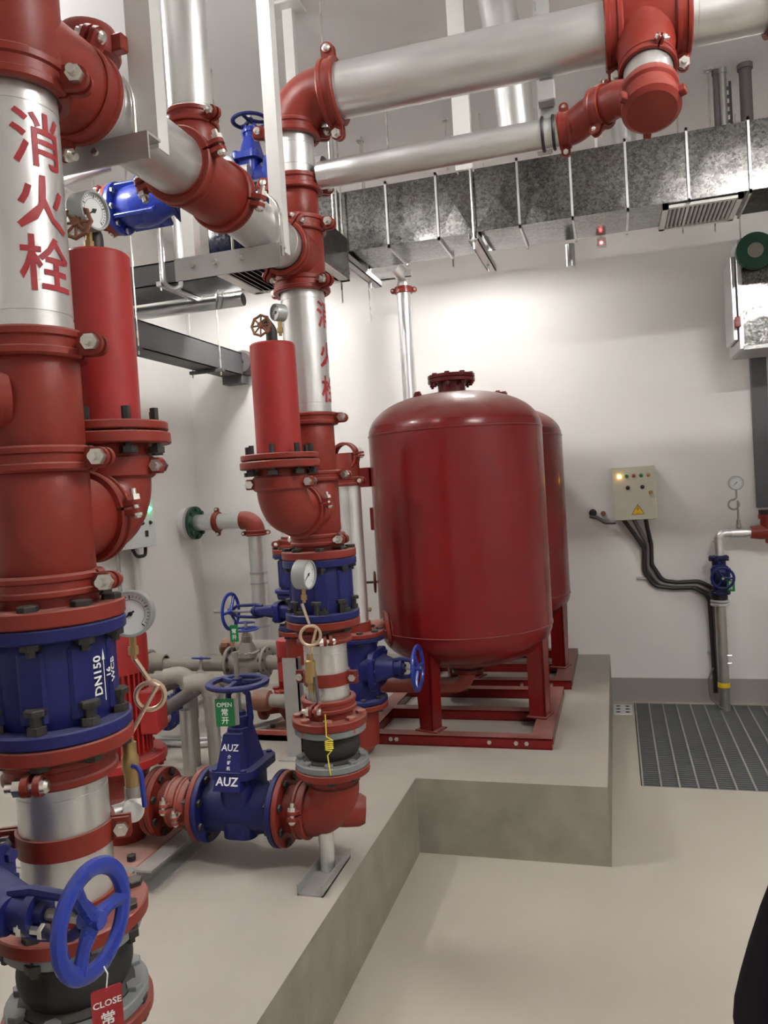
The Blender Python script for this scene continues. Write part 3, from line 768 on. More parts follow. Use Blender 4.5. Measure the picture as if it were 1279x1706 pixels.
rubber('black rubber expansion joint of the second riser with yellow tie wire', X2, Y2, .795, .953, .10, .143)
neck('red flange under the second black rubber joint', X2, Y2, .70, .793, .765, .793, .088, .145, bl=.05, brot=.3, headup=False)
# twisted yellow tie wire
wr = [(0, 0, .14), (.0, -.01, .06)]
for i in range(40):
    a = 2*PI*i/8; wr.append((.014*math.cos(a)+.008, -.012+.006*math.sin(a), .045-.0009*i))
wr += [(.0, -.01, -.01), (.005, .005, -.09)]
da = V((math.cos(VA2-R(6)), math.sin(VA2-R(6)), 0))
ob('tie_wire', MB().tube(wr, .0026, 6), YWIRE, None, F(V((X2, Y2, .89))+da*.148, (0, 0, 1), da.cross(V((0, 0, 1)))*-1), 'twisted yellow tie wire hanging on the second rubber joint', 'wire')
# bottom elbow to the pump line
GZ = .605
t = thing('pipe_elbow', 'red bottom elbow of the second riser turning to the gate valve', 'elbow', T(X2, Y2, GZ))
ob('bend', MB().tube(fillet([(0, 0, .115), (0, 0, 0), (-.125, 0, 0)], .105, 12), .098, 40), RED, t)
ob('heel', MB().lathe([(0, .125), (.05, .122), (.062, .1), (.066, .05), (.066, 0)], 24, F((-.012, .02, .0), (.92, .3, -.1))), RED, t)
coupling('red clamp coupling beside the bottom elbow', F((X2-.125, Y2, GZ), (1, 0, 0), (0, 0, 1)), .092, .05, rot=R(78))
t = thing('pipe_support', 'galvanised stub foot on a steel channel under the bottom elbow', 'support', T(X2-.035, Y2-.03, PH))
ob('stub', MB().lathe([(0, .008), (.030, .008), (.030, .16), (0, .16)], 20), GALV, t)
ob('channel', MB().box((-.05, -.19, 0), (.05, .12, .007)).box((-.05, -.19, 0), (-.044, .12, .04)).box((.044, -.19, 0), (.05, .12, .04)), GSTEEL, t)
# gate valve in the pump line
def hflange(word, x0, x1, Rf, rn, xn0, xn1, m=RED, nb=8, y=Y2, z=GZ):
    t = thing('flange_adapter', word, 'flange', F((x0, y, z), (1, 0, 0), (0, 0, 1)))
    flange(t, 0, x1-x0, Rf, rn*.85, m)
    ob('neck', MB().lathe([(rn*.85, xn0-x0), (rn, xn0-x0), (rn*1.02, (xn0+xn1)/2-x0), (rn, xn1-x0), (rn*.85, xn1-x0)], 32, closed=True), m, t)
    ring_bolts(t, nb, Rf*.84, (x1-x0)+.004, .05, .0085, BBOLT, .39)
    return t
gvx0, gvx1 = -1.655, -1.315
gv = gate_valve('blue gate valve with upright stem and green OPEN tag in the pump line', F(((gvx0+gvx1)/2, Y2, GZ), (1, 0, 0), (0, 0, 1)), gvx1-gvx0, .148, .092, .165, .50, m=BLUE, Rw=.112, rim=.016, stemtop=.125, tall=1.2)
hflange('red flange between the gate valve and the bottom elbow', gvx1+.002, gvx1+.024, .146, .088, gvx1+.01, gvx1+.085)
hflange('orange-red flange on the pump side of the gate valve', gvx0-.024, gvx0-.002, .148, .085, gvx0-.11, gvx0-.01)
def flat_text(parent, body, size, M, m, bold=0., name='lettering'):
    return ob(name, text_mb(body, size, lambda x, y: M @ V((x, y, 0)), bold), m, parent)
# cast lettering on a raised front panel; in the valve's own frame X is up, Y faces the open floor, Z runs along the pipe
pn = MB().add([(.115, .070, -.058), (.115, .070, .058), (.115, .151, .058), (.115, .151, -.058), (.315, .03, -.036), (.315, .03, .036), (.315, .078, .036), (.315, .078, -.036)],
              [(0, 1, 2, 3), (4, 7, 6, 5), (0, 4, 5, 1), (1, 5, 6, 2), (2, 6, 7, 3), (3, 7, 4, 0)])
ob('name_panel', pn, BLUE, gv)
PT = math.atan2(.073, .20)
MT = lambda h: Matrix(((0, 1, 0, h), (0, 0, 1, .1522-(h-.115)*.365), (1, 0, 0, 0), (0, 0, 0, 1))) @ Matrix.Rotation(-PT, 4, 'X')
flat_text(gv, 'AUZ', .036, MT(.268), WHITE, .0006)
flat_text(gv, 'AUZ', .046, MT(.150), WHITE, .0010)
for i in range(3): flat_text(gv, '介部机'[i], .015, MT(.236-.020*i), WHITE, .0004)
def valve_tag(label, M, wd, ht, m, lines, t_=.003):
    t = thing('valve_tag', label, 'tag', M)
    ob('plate', MB().prism(rr(wd, ht, .004, 3), -t_, 0), m, t)
    ob('tie', MB().tube([(0, ht/2-.004, -.001), (.004, ht/2+.02, -.004), (0, ht/2+.03, -.01)], .0012, 6), WHITE, t)
    for body, size, y, bold in lines:
        flat_text(t, body, size, T(0, y, .0006), WHITE, bold)
    return t
valve_tag('green OPEN tag hanging under the upright handwheel of the gate valve', F((-1.492, Y2-.106, 1.015), (.18, -1, 0), (1, .18, 0)), .075, .108, TAGG, [('OPEN', .024, .030, .0004), ('常', .030, .0, .0006), ('开', .030, -.032, .0006)])
for i in range(3):
    ob('tag_backing', MB().box((-.006, -.052, -.006-.004*i), (.040+.006*i, .052, -.004-.004*i)), GSTEEL, [o for o in bpy.data.objects if o.get('label', '').startswith('green OPEN')][0])
# dusty double coupling and pump flange
coupling('dusty red coupling nearest the gate valve in the pump line', F((-1.735, Y2, GZ), (1, 0, 0), (0, 0, 1)), .084, .045, m=REDD, rot=R(100))
ob('pipe_spool', MB().lathe([(.07, 0), (.08, 0), (.08, .1), (.07, .1)], 32, closed=True), REDD, None, F((-1.83, Y2, GZ), (1, 0, 0), (0, 0, 1)), 'short dusty red spool between the two dusty couplings', 'pipe spool')
coupling('dusty red coupling nearest the pump in the pump line', F((-1.785, Y2, GZ), (1, 0, 0), (0, 0, 1)), .084, .045, m=REDD, rot=R(80))
hflange('red counter flange bolted to the near pump outlet', -1.872, -1.846, .138, .08, -1.855, -1.80, nb=8)

# ------------------------------------------------------------------ pumps
def pump(label, x, y, z0, s, outx, word):
    t = thing('vertical_pump', label, 'pump', T(x, y, z0), 'red vertical pumps')
    k = s
    zv = (GZ-PH)*k if word == 'near' else .22*k
    # motor
    zm0, zm1, zc_, zt = .42*k, .775*k, .80*k, .945*k
    rm = .125*k
    ob('motor_core', MB().lathe([(0, zm0), (rm*.95, zm0), (rm*.95, zm1+.02), (0, zm1+.02)], 36), MOTOR, t)
    nf = 36
    fm = MB().box((rm*.9, -.004*k, zm0+.01), (rm*1.12, .004*k, zm1)).mesh('cooling_fin', MOTOR)
    for i in range(nf): link('cooling_fin', fm, t, RZ(2*PI*i/nf))
    ob('fan_cover', MB().lathe([(rm*1.1, zm1-.005), (rm*1.16, zm1-.005), (rm*1.16, zt-.035*k), (rm*1.08, zt-.01*k), (rm*.9, zt), (0, zt)], 40), MOTOR, t)
    ob('terminal_box', MB().bbox((-.06*k, rm*1.0, -.09*k), (.06*k, rm*1.0+.075*k, .09*k), .006), MOTOR, t, T(0, 0, .60*k) @ RZ(R(-80)))
    ob('motor_label_panel', MB().bbox((-.045*k, rm*1.05, -.1*k), (.045*k, rm*1.05+.03*k, .1*k), .004), MOTOR, t, T(0, 0, .62*k) @ RZ(R(165)))
    flange(t, .385*k, .42*k, .195*k, .05, MOTOR, 'motor_flange')
    ring_bolts(t, 6, .172*k, .42*k, .06, .012, MOTOR, .3)
    ln = MB().lathe([(0, .27*k), (.13*k, .27*k), (.115*k, .30*k), (.115*k, .33*k), (.15*k, .385*k), (0, .385*k)], 32)
    ob('lantern', ln, RED, t)
    vb = MB().lathe([(0, .06*k), (.09*k, .06*k), (.10*k, .09*k), (.135*k, zv-.07*k), (.16*k, zv-.03*k), (.16*k, zv+.02*k), (.13*k, .27*k), (0, .27*k)], 36)
    ob('volute', vb, RED, t)
    dx = outx-x
    cn = MB().lathe([(.06*k, .03), (.065*k, dx*.45), (.085*k, dx*.75), (.10*k, dx-.012), (.08*k, dx-.012)], 32, F((0, 0, zv), (1, 0, 0)))
    ob('outlet_cone', cn, RED, t)
    o_ = thing_part = ob('outlet_flange', MB().lathe([(.07*k, dx-.024), (.137*k, dx-.024), (.137*k, dx), (.07*k, dx)], 40, F((0, 0, zv), (1, 0, 0)), closed=True), RED, t)
    link('bolt', bolt_mesh(.009, .03, BBOLT), t, F((dx*.62, -.075*k, zv-.035), (.2, -1, 0)))
    cn = MB().lathe([(.06*k, .03), (.07*k, .12), (.09*k, .2), (.07*k, .2)], 32, F((0, 0, zv), (-1, 0, 0)))
    ob('inlet_cone', cn, RED, t)
    ob('inlet_flange', MB().lathe([(.07*k, .19), (.137*k, .19), (.137*k, .214), (.07*k, .214)], 40, F((0, 0, zv), (-1, 0, 0)), closed=True), RED, t)
    ob('base_plate', MB().bbox((-.20*k, -.24*k, .035), (.21*k, .20*k, .06*k), .004), REDD, t)
    for sx in (-1, 1):
        for sy in (-1, 1):
            link('bolt', bolt_mesh(.010, .02, BBOLT), t, T(sx*.16*k, -.02+sy*.17*k, .06*k+.012))
    return t
pump('large red vertical pump standing behind the near riser', -2.06, Y2, PH, 1.0, -1.874, 'near')
pump('smaller red vertical pump standing behind the second riser', -1.99, 4.47, PH, .60, -1.80, 'far')
# channel frame under the near pump
def cchan(label, p0, p1, h, wd, m=GSTEEL, name='frame_channel'):
    p0, p1 = V(p0), V(p1); L = (p1-p0).length
    b = MB().prism([(-wd/2, 0), (wd/2, 0), (wd/2, h), (-wd/2, h), (-wd/2, h-.008), (wd/2-.008, h-.008), (wd/2-.008, .008), (-wd/2, .008)], 0, L, F((0, 0, 0), (1, 0, 0), (0, 1, 0)))
    return ob(name, b, m, None, F(p0, (0, 0, 1), p1-p0), label, 'steel channel', 'grey steel frame under the near pump')
cchan('dusty grey channel along the right side of the near pump base', (-1.775, 2.50, PH), (-1.775, 3.02, PH), .085, .075)
cchan('dusty grey channel across the front of the near pump base', (-2.35, 2.50, PH), (-1.82, 2.50, PH), .075, .075)
ob('pump_base_channel', MB().box((-.30, -.03, .004), (.24, .03, .034)), REDD, None, T(-2.06, 2.66, PH-.002), 'dark red base rail under the front of the near pump', 'base rail')
ob('pump_base_channel', MB().box((-.30, -.03, .004), (.24, .03, .034)), REDD, None, T(-2.06, 2.93, PH-.002), 'dark red base rail under the back of the near pump', 'base rail')
ob('pump_base_channel', MB().box((-.33, -.05, .0), (.33, .05, .034)).box((-.33, -.05, .0), (.33, -.045, .06)), REDD, None, T(-1.93, 4.27, PH), 'dusty red base rail in front of the smaller pump', 'base rail')

# ------------------------------------------------------------------ big overhead pipe, its tee and the lower pipe
pipe('big bright galvanised overhead pipe running right from the second riser', (X2+.165, Y2, BZ), (.085, Y2, BZ), .096)
t = thing('pipe_tee', 'dark red reducing tee at the right end of the big overhead pipe', 'tee', T(.17, Y2, BZ))
ob('run', MB().lathe([(.09, -.10), (.1, -.10), (.1, -.085), (.108, -.07), (.108, .10), (.1, .11), (.1, .125), (.09, .125)], 40, F((0, 0, 0), (1, 0, 0))), RED, t)
bd = V((0, -.47, -.883)).normalized()
ob('branch', MB().lathe([(.098, 0), (.096, .10), (.088, .15), (.082, .19), (.082, .225), (.07, .225)], 36, F((0, 0, 0), bd)), RED, t)
coupling('dark red clamp coupling at the left end of the reducing tee', F((.075, Y2, BZ), (1, 0, 0), (0, 0, 1)), .1, .06, rot=R(8))
coupling('dark red clamp coupling at the right end of the reducing tee', F((.29, Y2, BZ), (1, 0, 0), (0, 0, 1)), .098, .05, rot=R(8))
pipe('galvanised overhead pipe continuing right of the reducing tee', (.285, Y2, BZ), (2.6, Y2, BZ), .094)
coupling('dark red clamp coupling on the overhead pipe at the right picture edge', F((.565, Y2, BZ), (1, 0, 0), (0, 0, 1)), .097, .05, rot=R(0))
base = V((.17, Y2, BZ))
coupling('red clamp coupling under the reducing tee', F(base+bd*.215, bd, (1, 0, 0)), .080, .035, rot=R(70), k=.6)
ob('pipe_spool', MB().lathe([(.065, .22), (.076, .22), (.076, .325), (.065, .325)], 32), GALV, None, F(base, bd, (1, 0, 0)), 'short galvanised nipple hanging under the reducing tee', 'pipe spool')
e = thing('pipe_elbow', 'red elbow under the reducing tee turning to the lower pipe', 'elbow', F(base+bd*.30, bd, (1, 0, 0)))
ob('body', MB().lathe([(.07, 0), (.083, 0), (.088, .008), (.088, .03), (.080, .038), (.080, .07), (.09, .078), (.09, .105), (.075, .118), (.03, .124), (0, .124)], 36), RED, e)
for a in (.4, 2.6, 4.6): ob('lug', MB().bbox((.08, -.012, .078), (.108, .012, .108), .003), RED, e, RZ(a))
LY, LZ = 2.80, 3.032
ec = base+bd*.355
coupling('red clamp coupling halfway along the red offset bend', F((.02, 2.735, 3.055), (-.85, .5, .05), (0, 0, 1)), .058, .045, rot=R(20))
bent('pipe_offset', 'red offset bend joining the lower overhead pipe to the elbow', 'pipe bend', [tuple(ec), (.075, 2.69, 3.055), (-.02, 2.765, 3.052), (-.07, LY, LZ+.005), (-.125, LY, LZ)], .056, RED, .05, 28)
coupling('red clamp coupling at the right end of the lower overhead pipe', F((-.10, LY, LZ), (1, 0, 0), (0, 0, 1)), .050, .04, rot=R(5))
pipe('thinner galvanised pipe running below the big overhead pipe', (-1.0, LY, LZ), (-.11, LY, LZ), .049)
# vertical riser stubs seen behind
pipe('thick pale pipe hanging behind the duct below the dark red tee', (.17, 5.25, 3.45), (.17, 5.25, ZC), .075, groove=False)

# strut hangers and threaded rods from the ceiling
def rod(label, x, y, z0, z1=ZC, r=.005):
    t = thing('hanger_rod', label, 'threaded rod', T(x, y, z0), 'threaded ceiling rods')
    ob('rod', MB().tube([(0, 0, 0), (0, 0, z1-z0)], r, 8), ZINC, t)
    if z1 >= ZC-.001: ob('anchor', MB().box((-.022, -.022, z1-z0-.006), (.022, .022, z1-z0)).lathe([(0, 0), (.012, 0), (.012, .012), (0, .012)], 6, T(0, 0, z1-z0-.02)), GSTEEL, t)
    return t
rod('thin ceiling rod just right of the top elbow, running down past the duct', -1.20, 3.52, 3.10)
rod('thin ceiling rod holding the left end of the duct from behind', -1.53, 5.14, 2.98)
rod('thin ceiling rod seen between the big pipe and the lower pipe', -1.13, 4.35, 3.68)
rod('thin ceiling rod with a plate anchor over the middle of the duct', -.93, 5.08, 3.25)
rod('thin ceiling rod just right of the dark red tee', .47, 5.05, 3.25)
rod('thin ceiling rod with an angle foot at the right of the duct', .655, 5.1, 3.25)
rod('thin ceiling rod in front of the left duct bracket', -1.53, 4.56, 2.99)
def cantilever(label, x, y, z0, wv, pw):
    t = thing('ceiling_strut', label, 'strut', T(x, y, 0))
    ob('plate', MB().bbox((-pw/2, -.06, ZC-.014), (pw/2, .06, ZC), .003), WSTEEL, t)
    ob('channel', MB().prism(uch(wv, .045, .006), z0, ZC-.012), WSTEEL, t)
    return t
cantilever('pale T-shaped ceiling strut behind the top elbow', -1.40, 3.60, 3.10, .05, .16)
cantilever('pale ceiling strut behind the middle of the big pipe', -.56, 3.45, 3.22, .075, .16)
t = thing('perforated_strut', 'perforated galvanised strut beside the sloping pipe', 'strut', T(-.20, 3.30, 3.17))
b = MB(); H_ = ZC-3.17
b.box((-.02, -.003, 0), (-.009, .003, H_)).box((.009, -.003, 0), (.02, .003, H_)).box((-.02, 0, 0), (-.016, .04, H_)).box((.016, 0, 0), (.02, .04, H_))
n_ = int(H_/.05)
for i in range(n_): b.box((-.009, -.003, .05*i), (.009, .003, .05*i+.018))
ob('channel', b, GSTEEL, t)
ob('clamp', MB().bbox((-.03, -.05, -.01), (.03, .005, .06), .004), GSTEEL, t)
bent('sloping_pipe', 'large dull galvanised pipe passing up behind the big overhead pipe', 'pipe', [(-.315, 3.42, 3.29), (-.33, 3.42, 3.55), (-.42, 3.42, ZC)], .078, GALV, .3, 28)
t = thing('pipe_clamp', 'galvanised strut clamp with twin black straps on the lower pipe', 'pipe clamp', T(-.155, LY, LZ))
for s in (-.018, .018):
    ring = [(s, .053*math.cos(2*PI*i/28), .053*math.sin(2*PI*i/28)) for i in range(28)]
    ob('strap', MB().tube(ring, .006, 6, closed=True), BLACK, t)
ob('strut', MB().box((-.022, .03, .0), (.022, .07, .5)).bbox((-.03, -.03, .10), (.03, .03, .17), .004), GSTEEL, t)
t = thing('perforated_strut', 'perforated strut hanging at the right picture edge above the duct', 'strut', T(.78, 5.30, 3.60))
b = MB()
for x0 in (-.03, .015): b.box((x0, -.003, 0), (x0+.015, .003, ZC-3.6))
for i in range(12): b.box((-.015, -.003, .05*i), (.015, .003, .05*i+.02))
ob('channel', b, TRAY, t)
for i, (x, h, rr_, m_, lab) in enumerate(((.70, ZC-3.6, .018, DARKP, 'dark thin conduit stub rising behind the duct at the right'), (.735, ZC-3.6, .022, GALVD, 'dusty galvanised conduit rising behind the duct at the right'), (.86, ZC-3.6, .035, DARKP, 'dark purple-grey pipe rising behind the duct at the right edge'))):
    ob('conduit_stub', MB().lathe([(0, 0), (rr_, 0), (rr_, h-.03), (rr_*1.25, h-.03), (rr_*1.25, h), (0, h)], 16), m_, None, T(x, 5.12, 3.60), lab, 'conduit')

# ------------------------------------------------------------------ spangled air duct
DY0, DY1, DZ0, DZ1 = 4.60, 5.02, 3.305, 3.668
t = thing('air_duct', 'spangled galvanised rectangular air duct across the back wall', 'duct', T(0, 0, 0))
xs = [-1.98, -1.541, -1.226, -.919, -.710, -.442, -.147, .151, .468, .774, 1.10, 1.42]
for a, b_ in zip(xs, xs[1:]):
    q = MB(); mx = (a+b_)/2; d = .006
    zc_, yc = (DZ0+DZ1)/2, (DY0+DY1)/2
    A = [(a+.004, DY0, DZ0), (b_-.004, DY0, DZ0), (b_-.004, DY0, DZ1), (a+.004, DY0, DZ1)]
    B = [(a+.004, DY1, DZ0), (b_-.004, DY1, DZ0), (b_-.004, DY1, DZ1), (a+.004, DY1, DZ1)]
    vs_ = A+B+[(mx, DY0-d, zc_), (mx, yc, DZ0-d), (mx, DY1, zc_), (mx, yc, DZ1+d)]
    fs = []
    for c, qd in ((8, (0, 1, 2, 3)), (9, (4, 5, 1, 0)), (10, (5, 4, 7, 6)), (11, (3, 2, 6, 7))):
        for i in range(4): fs.append((qd[i], qd[(i+1) % 4], c))
    fs += [(0, 3, 7, 4), (1, 5, 6, 2)]
    ob('duct_section', q.add(vs_, fs), SPAN, t, ang=3)
for i, x in enumerate(xs):
    wd = .006; p = .016
    q = MB().box((x-wd, DY0-p, DZ0-p), (x+wd, DY0+.002, DZ1+p)).box((x-wd, DY1-.002, DZ0-p), (x+wd, DY1+p, DZ1+p)).box((x-wd, DY0-p, DZ0-p), (x+wd, DY1+p, DZ0+.002)).box((x-wd, DY0-p, DZ1-.002), (x+wd, DY1+p, DZ1+p))
    ob('seam_flange', q, GALV, t)
# bottom return grille
gx0, gx1, gy0, gy1 = .335, .745, 4.63, 5.05
g = ob('return_grille', MB().box((gx0, gy0, DZ0-.02), (gx0+.03, gy1, DZ0-.004)).box((gx1-.03, gy0, DZ0-.02), (gx1, gy1, DZ0-.004)).box((gx0, gy0, DZ0-.02), (gx1, gy0+.03, DZ0-.004)).box((gx0, gy1-.03, DZ0-.02), (gx1, gy1, DZ0-.004)), WSTEEL, t, label='white framed louvre grille under the duct')
ob('grille_back', MB().box((gx0+.02, gy0+.02, DZ0-.007), (gx1-.02, gy1-.02, DZ0-.005)), BLACK, g)
sl = MB().box((-.0075, gy0+.03, -.001), (.0075, gy1-.03, .001)).mesh('slat', WSTEEL)
for i in range(15):
    x = gx0+.042+i*(gx1-gx0-.084)/14
    link('slat', sl, g, T(x, 0, DZ0-.0135) @ Matrix.Rotation(R(55), 4, 'Y'))
# duct brackets
def duct_bracket(label, x, wide, m):
    t = thing('duct_bracket', label, 'bracket', T(x, 0, 0))
    ob('cross_channel', MB().box((-wide/2, DY0-.07, DZ0-.065), (wide/2, DY1+.25, DZ0-.058)).box((-wide/2, DY0-.07, DZ0-.065), (-wide/2+.005, DY1+.25, DZ0-.022)).box((wide/2-.005, DY0-.07, DZ0-.065), (wide/2, DY1+.25, DZ0-.022)), m, t)
    for y in (DY0-.05, DY1+.06):
        ob('rod', MB().tube([(0, y, DZ0-.11), (0, y, ZC)], .006, 8), ZINC, t)
        link('bolt', bolt_mesh(.009, .02, ZINC), t, T(0, y, DZ0-.055))
    return t
duct_bracket('dark double-channel bracket carrying the middle of the duct', -.705, .055, GSTEEL)
duct_bracket('galvanised angle bracket carrying the left end of the duct', -1.50, .05, GSTEEL)
bent('wall_conduit', 'short dark pipe stub hanging under the back of the duct', 'conduit', [(-.19, 5.14, 3.31), (-.19, 5.14, 3.17)], .028, GSTEEL)
t = thing('smoke_detector', 'small sensor with a red light behind the lower edge of the duct', 'sensor', T(.0, 5.06, 3.245))
ob('base', MB().bbox((-.03, -.02, .0), (.03, .02, .05), .004).box((-.008, -.012, .05), (.008, .0, ZC-3.245)), WSTEEL, t)
ob('indicator', MB().lathe([(0, .004), (.009, .004), (.009, 0), (0, 0)], 12, F((0, -.02, .02), (0, -1, 0))), LEDR, t)
# vertical pipe behind the tank with its bracket
pipe('galvanised pipe standing against the wall behind the front tank', (-1.555, 6.2, PH), (-1.555, 6.2, 3.43), .058)
coupling('red clamp coupling on top of the wall pipe behind the front tank', T(-1.555, 6.2, 3.435), .060, .05, rot=R(10))
bent('pipe_elbow', 'galvanised elbow on top of the wall pipe behind the tank', 'elbow', [(-1.555, 6.2, 3.45), (-1.555, 6.2, 3.56), (-1.555, 5.85, 3.56)], .058, GALV, .08, 24)
t = thing('wall_bracket', 'pale angle bracket holding the wall pipe behind the tank', 'bracket', T(-1.555, 6.13, 3.545))
ob('arm', MB().box((-.26, -.02, -.03), (.09, .02, -.022)).box((-.26, -.02, -.03), (.09, -.014, .025)), WSTEEL, t)
ob('strut', MB().box((-.27, -.30, -.035), (-.235, .02, -.028)).box((-.27, -.30, -.035), (-.265, .02, .02)), GSTEEL, t)

# ------------------------------------------------------------------ fan unit and black riser duct at the right wall
t = thing('duct_elbow', 'galvanised square duct elbow with flange at the right picture edge', 'duct', T(.90, 5.85, 2.66))
ob('box', MB().prism([(0, .0), (.6, 0), (.6, .62), (.05, .62), (0, .5)], 0, .45, F((0, 0, 0), (0, 1, 0), (1, 0, 0)) @ Matrix.Scale(-1, 4, (0, 1, 0))), SPAN, t)
ob('flange_plate', MB().bbox((-.03, -.02, -.02), (.0, .47, .66), .003), GALV, t)
ob('flange_plate', MB().bbox((-.06, .02, .05), (-.035, .40, .62), .003), GALV, t)
ob('base_rim', MB().bbox((-.01, -.03, -.03), (.62, .47, .0), .003), GSTEEL, t)
ob('damper_lever', MB().bbox((-.055, -.035, .13), (-.02, -.01, .20), .003), TAGR, t)
t = thing('fan_inlet', 'dark green round fan inlet above the duct elbow at the right edge', 'fan', F((.985, 5.84, 3.28), (0, -1, 0)))
ob('ring', MB().lathe([(.055, 0), (.115, 0), (.12, .01), (.12, .06), (.05, .06), (.055, .0)], 32), GREENF, t)
ob('cone', MB().lathe([(0, .02), (.045, .025), (.05, .06), (0, .06)], 24), DULL, t)
ob('bracket', MB().box((-.10, -.10, -.30), (.14, .10, -.02)), WSTEEL, t, T(0, 0, -.0))
pipe('thin rod hanging at the left of the fan inlet', (.90, 5.80, 3.20), (.90, 5.80, ZC), .006, ZINC, 'rod', False, 'hanger_rod', 8)
ob('cable_riser', MB().bbox((-.05, -.06, 0), (.06, 0, 1.16), .004), TRAY, None, T(1.085, WB, 1.52), 'dark grey cable riser duct on the wall at the right edge', 'cable duct')

# ------------------------------------------------------------------ right wall piping
wy = 6.36
t = thing('bent_pipe', 'galvanised bent pipe above the small blue wall valve', 'pipe', T(.735, wy, 1.18))
ob('bend', MB().tube(fillet([(0, 0, 0), (0, 0, .165), (.26, 0, .165)], .055, 10), .036, 24), GALV, t)
ob('collar', MB().lathe([(.036, 0), (.042, 0), (.042, .014), (.036, .014)], 24, T(0, 0, .10), closed=True), GALV, t)
ob('socket', MB().lathe([(.036, 0), (.043, 0), (.043, .11), (.036, .11)], 24, F((.09, 0, .165), (1, 0, 0)), closed=True), GALV, t)
t = thing('reducing_tee', 'bright red wall tee with clamp at the right picture edge', 'tee', T(1.08, wy, 1.345))
ob('run', MB().lathe([(.03, -.12), (.045, -.12), (.055, -.06), (.06, .2), (.03, .2)], 28, F((0, 0, 0), (1, 0, 0))), RED, t)
ob('outlet', MB().lathe([(.04, 0), (.052, .0), (.052, .1), (.065, .1), (.065, .13), (.04, .13)], 28), RED, t)
ob('lug', MB().bbox((-.02, -.015, -.085), (.02, .015, -.045), .004), RED, t)
ob('rubber_cap', MB().lathe([(0, .13), (.06, .13), (.06, .165), (0, .165)], 24), RUBBER, t)
t = thing('pressure_gauge', 'white-faced wall gauge on a looped tube above the bent pipe', 'gauge', F((.875, wy-.02, 1.72), (0, -1, 0), (1, 0, 0)))
r_ = .054
ob('case', MB().lathe([(0, -.04), (r_, -.04), (r_, 0), (r_*.86, 0), (r_*.86, -.006), (0, -.006)], 32), GCASE, t)
ob('dial', MB().lathe([(0, -.0055), (r_*.85, -.0055), (r_*.85, -.007), (0, -.007)], 32), DIAL, t)
mk = MB()
for i in range(19):
    mk.box((r_*.68, -.001, -.0052), (r_*.8, .001, -.0048), RZ(R(-45+15*i)))
ob('dial_scale', mk, BLACK, t)
ob('needle', MB().prism([(-r_*.2, -.003), (r_*.6, -.001), (r_*.6, .001), (-r_*.2, .003)], -.0045, -.004, RZ(R(225))), BLACK, t)
lp = [(.0, -.054, -.02), (0, -.11, -.02)]
for i in range(25):
    a = R(80+330*i/24); lp.append((-.028+.036*math.cos(a)+.004, -.16+.036*math.sin(a), -.02+.0012*i))
lp += [(.004, -.215, .0), (.002, -.30, .0)]
ob('siphon_tube', MB().tube(lp, .0075, 8), GALVD, t)
ob('cock', MB().lathe([(0, 0), (.014, 0), (.014, .03), (.018, .032), (.018, .06), (0, .06)], 12, F((.002, -.275, 0), (0, -1, 0))), GALVD, t)
gw = gate_valve('small blue wall valve with handwheel facing the room above the floor pipe', F((.730, wy, 1.03), (0, 0, 1), (0, -1, 0)), .29, .072, .046, .06, .19, m=BLUE, Rw=.076, rim=.010, stemtop=.02)
ob('mounting_flange', MB().prism(rr(.15, .06, .012, 3), .135, .15), BLUE, gw)
valve_tag('small green tag hanging beside the blue wall valve', F((.79, wy-.13, .965), (.1, -1, 0), (1, .1, 0)), .055, .085, TAGG, [('常', .030, .018, .0006), ('开', .030, -.018, .0006)])
t = thing('floor_pipe', 'wet galvanised pipe from the floor grating up to the blue wall valve', 'pipe', T(.725, wy, 0))
ob('pipe', MB().lathe([(.035, -.28), (.040, -.28), (.040, .80), (.035, .80)], 24, closed=True), GALVD, t)
flange(t, .80, .822, .068, .03, GALV); flange(t, .828, .845, .068, .03, GALV)
ob('rubber_sleeve', MB().lathe([(.03, .845), (.055, .845), (.058, .86), (.056, .885), (.03, .885)], 24), RUBBER, t)
ob('yellow_band', MB().lathe([(.0402, .175), (.0445, .175), (.0445, .21), (.0402, .21)], 24, closed=True), YEL, t)
for z in (.42, .36): ob('clamp_screw', MB().tube([(.03, -.02, z), (.06, -.02, z)], .006, 8), ZINC, t)
# control panel
def panel_lamp(parent, M, r, m, name='indicator_lamp'):
    return ob(name, MB().lathe([(0, r*1.5), (r*.6, r*1.35), (r*.9, r*.8), (r*.95, .004), (r*1.25, .003), (r*1.25, 0), (0, 0)], 16), m, parent, M)
pw, ph_, pd = .315, .41, .20
t = thing('control_cabinet', 'beige wall control panel with coloured lamps and warning triangle', 'control panel', T(.147, WB, 1.685))
ob('cabinet', MB().bbox((-pw/2, -pd+.02, -ph_/2), (pw/2, 0, ph_/2), .004), PANEL, t)
d_ = ob('door', MB().bbox((-pw/2-.002, -pd, -ph_/2-.002), (pw/2+.002, -pd+.017, ph_/2+.002), .004), PANEL, t)
FD = lambda x, z: F((x, -pd, z), (0, -1, 0), (1, 0, 0))
for x, m_ in ((-.105, LEDA), (-.05, LENSG), (.003, LENSR), (.056, LENSG), (.11, LENSA)): panel_lamp(d_, FD(x, .135), .0115, m_)
for x in (-.045, .062): panel_lamp(d_, FD(x, .045), .013, BLACK, 'selector_switch')
k_ = panel_lamp(d_, FD(.122, .0), .013, BRASS, 'door_lock')
ob('key', MB().box((-.003, -.045, .018), (.003, 0, .02)), GSTEEL, d_, FD(.122, 0))
s_ = .095
ob('warning_triangle', MB().prism([(-s_/2, -s_*.43), (s_/2, -s_*.43), (0, s_*.43)], .0002, .0012), BLACK, d_, FD(.02, -.125))
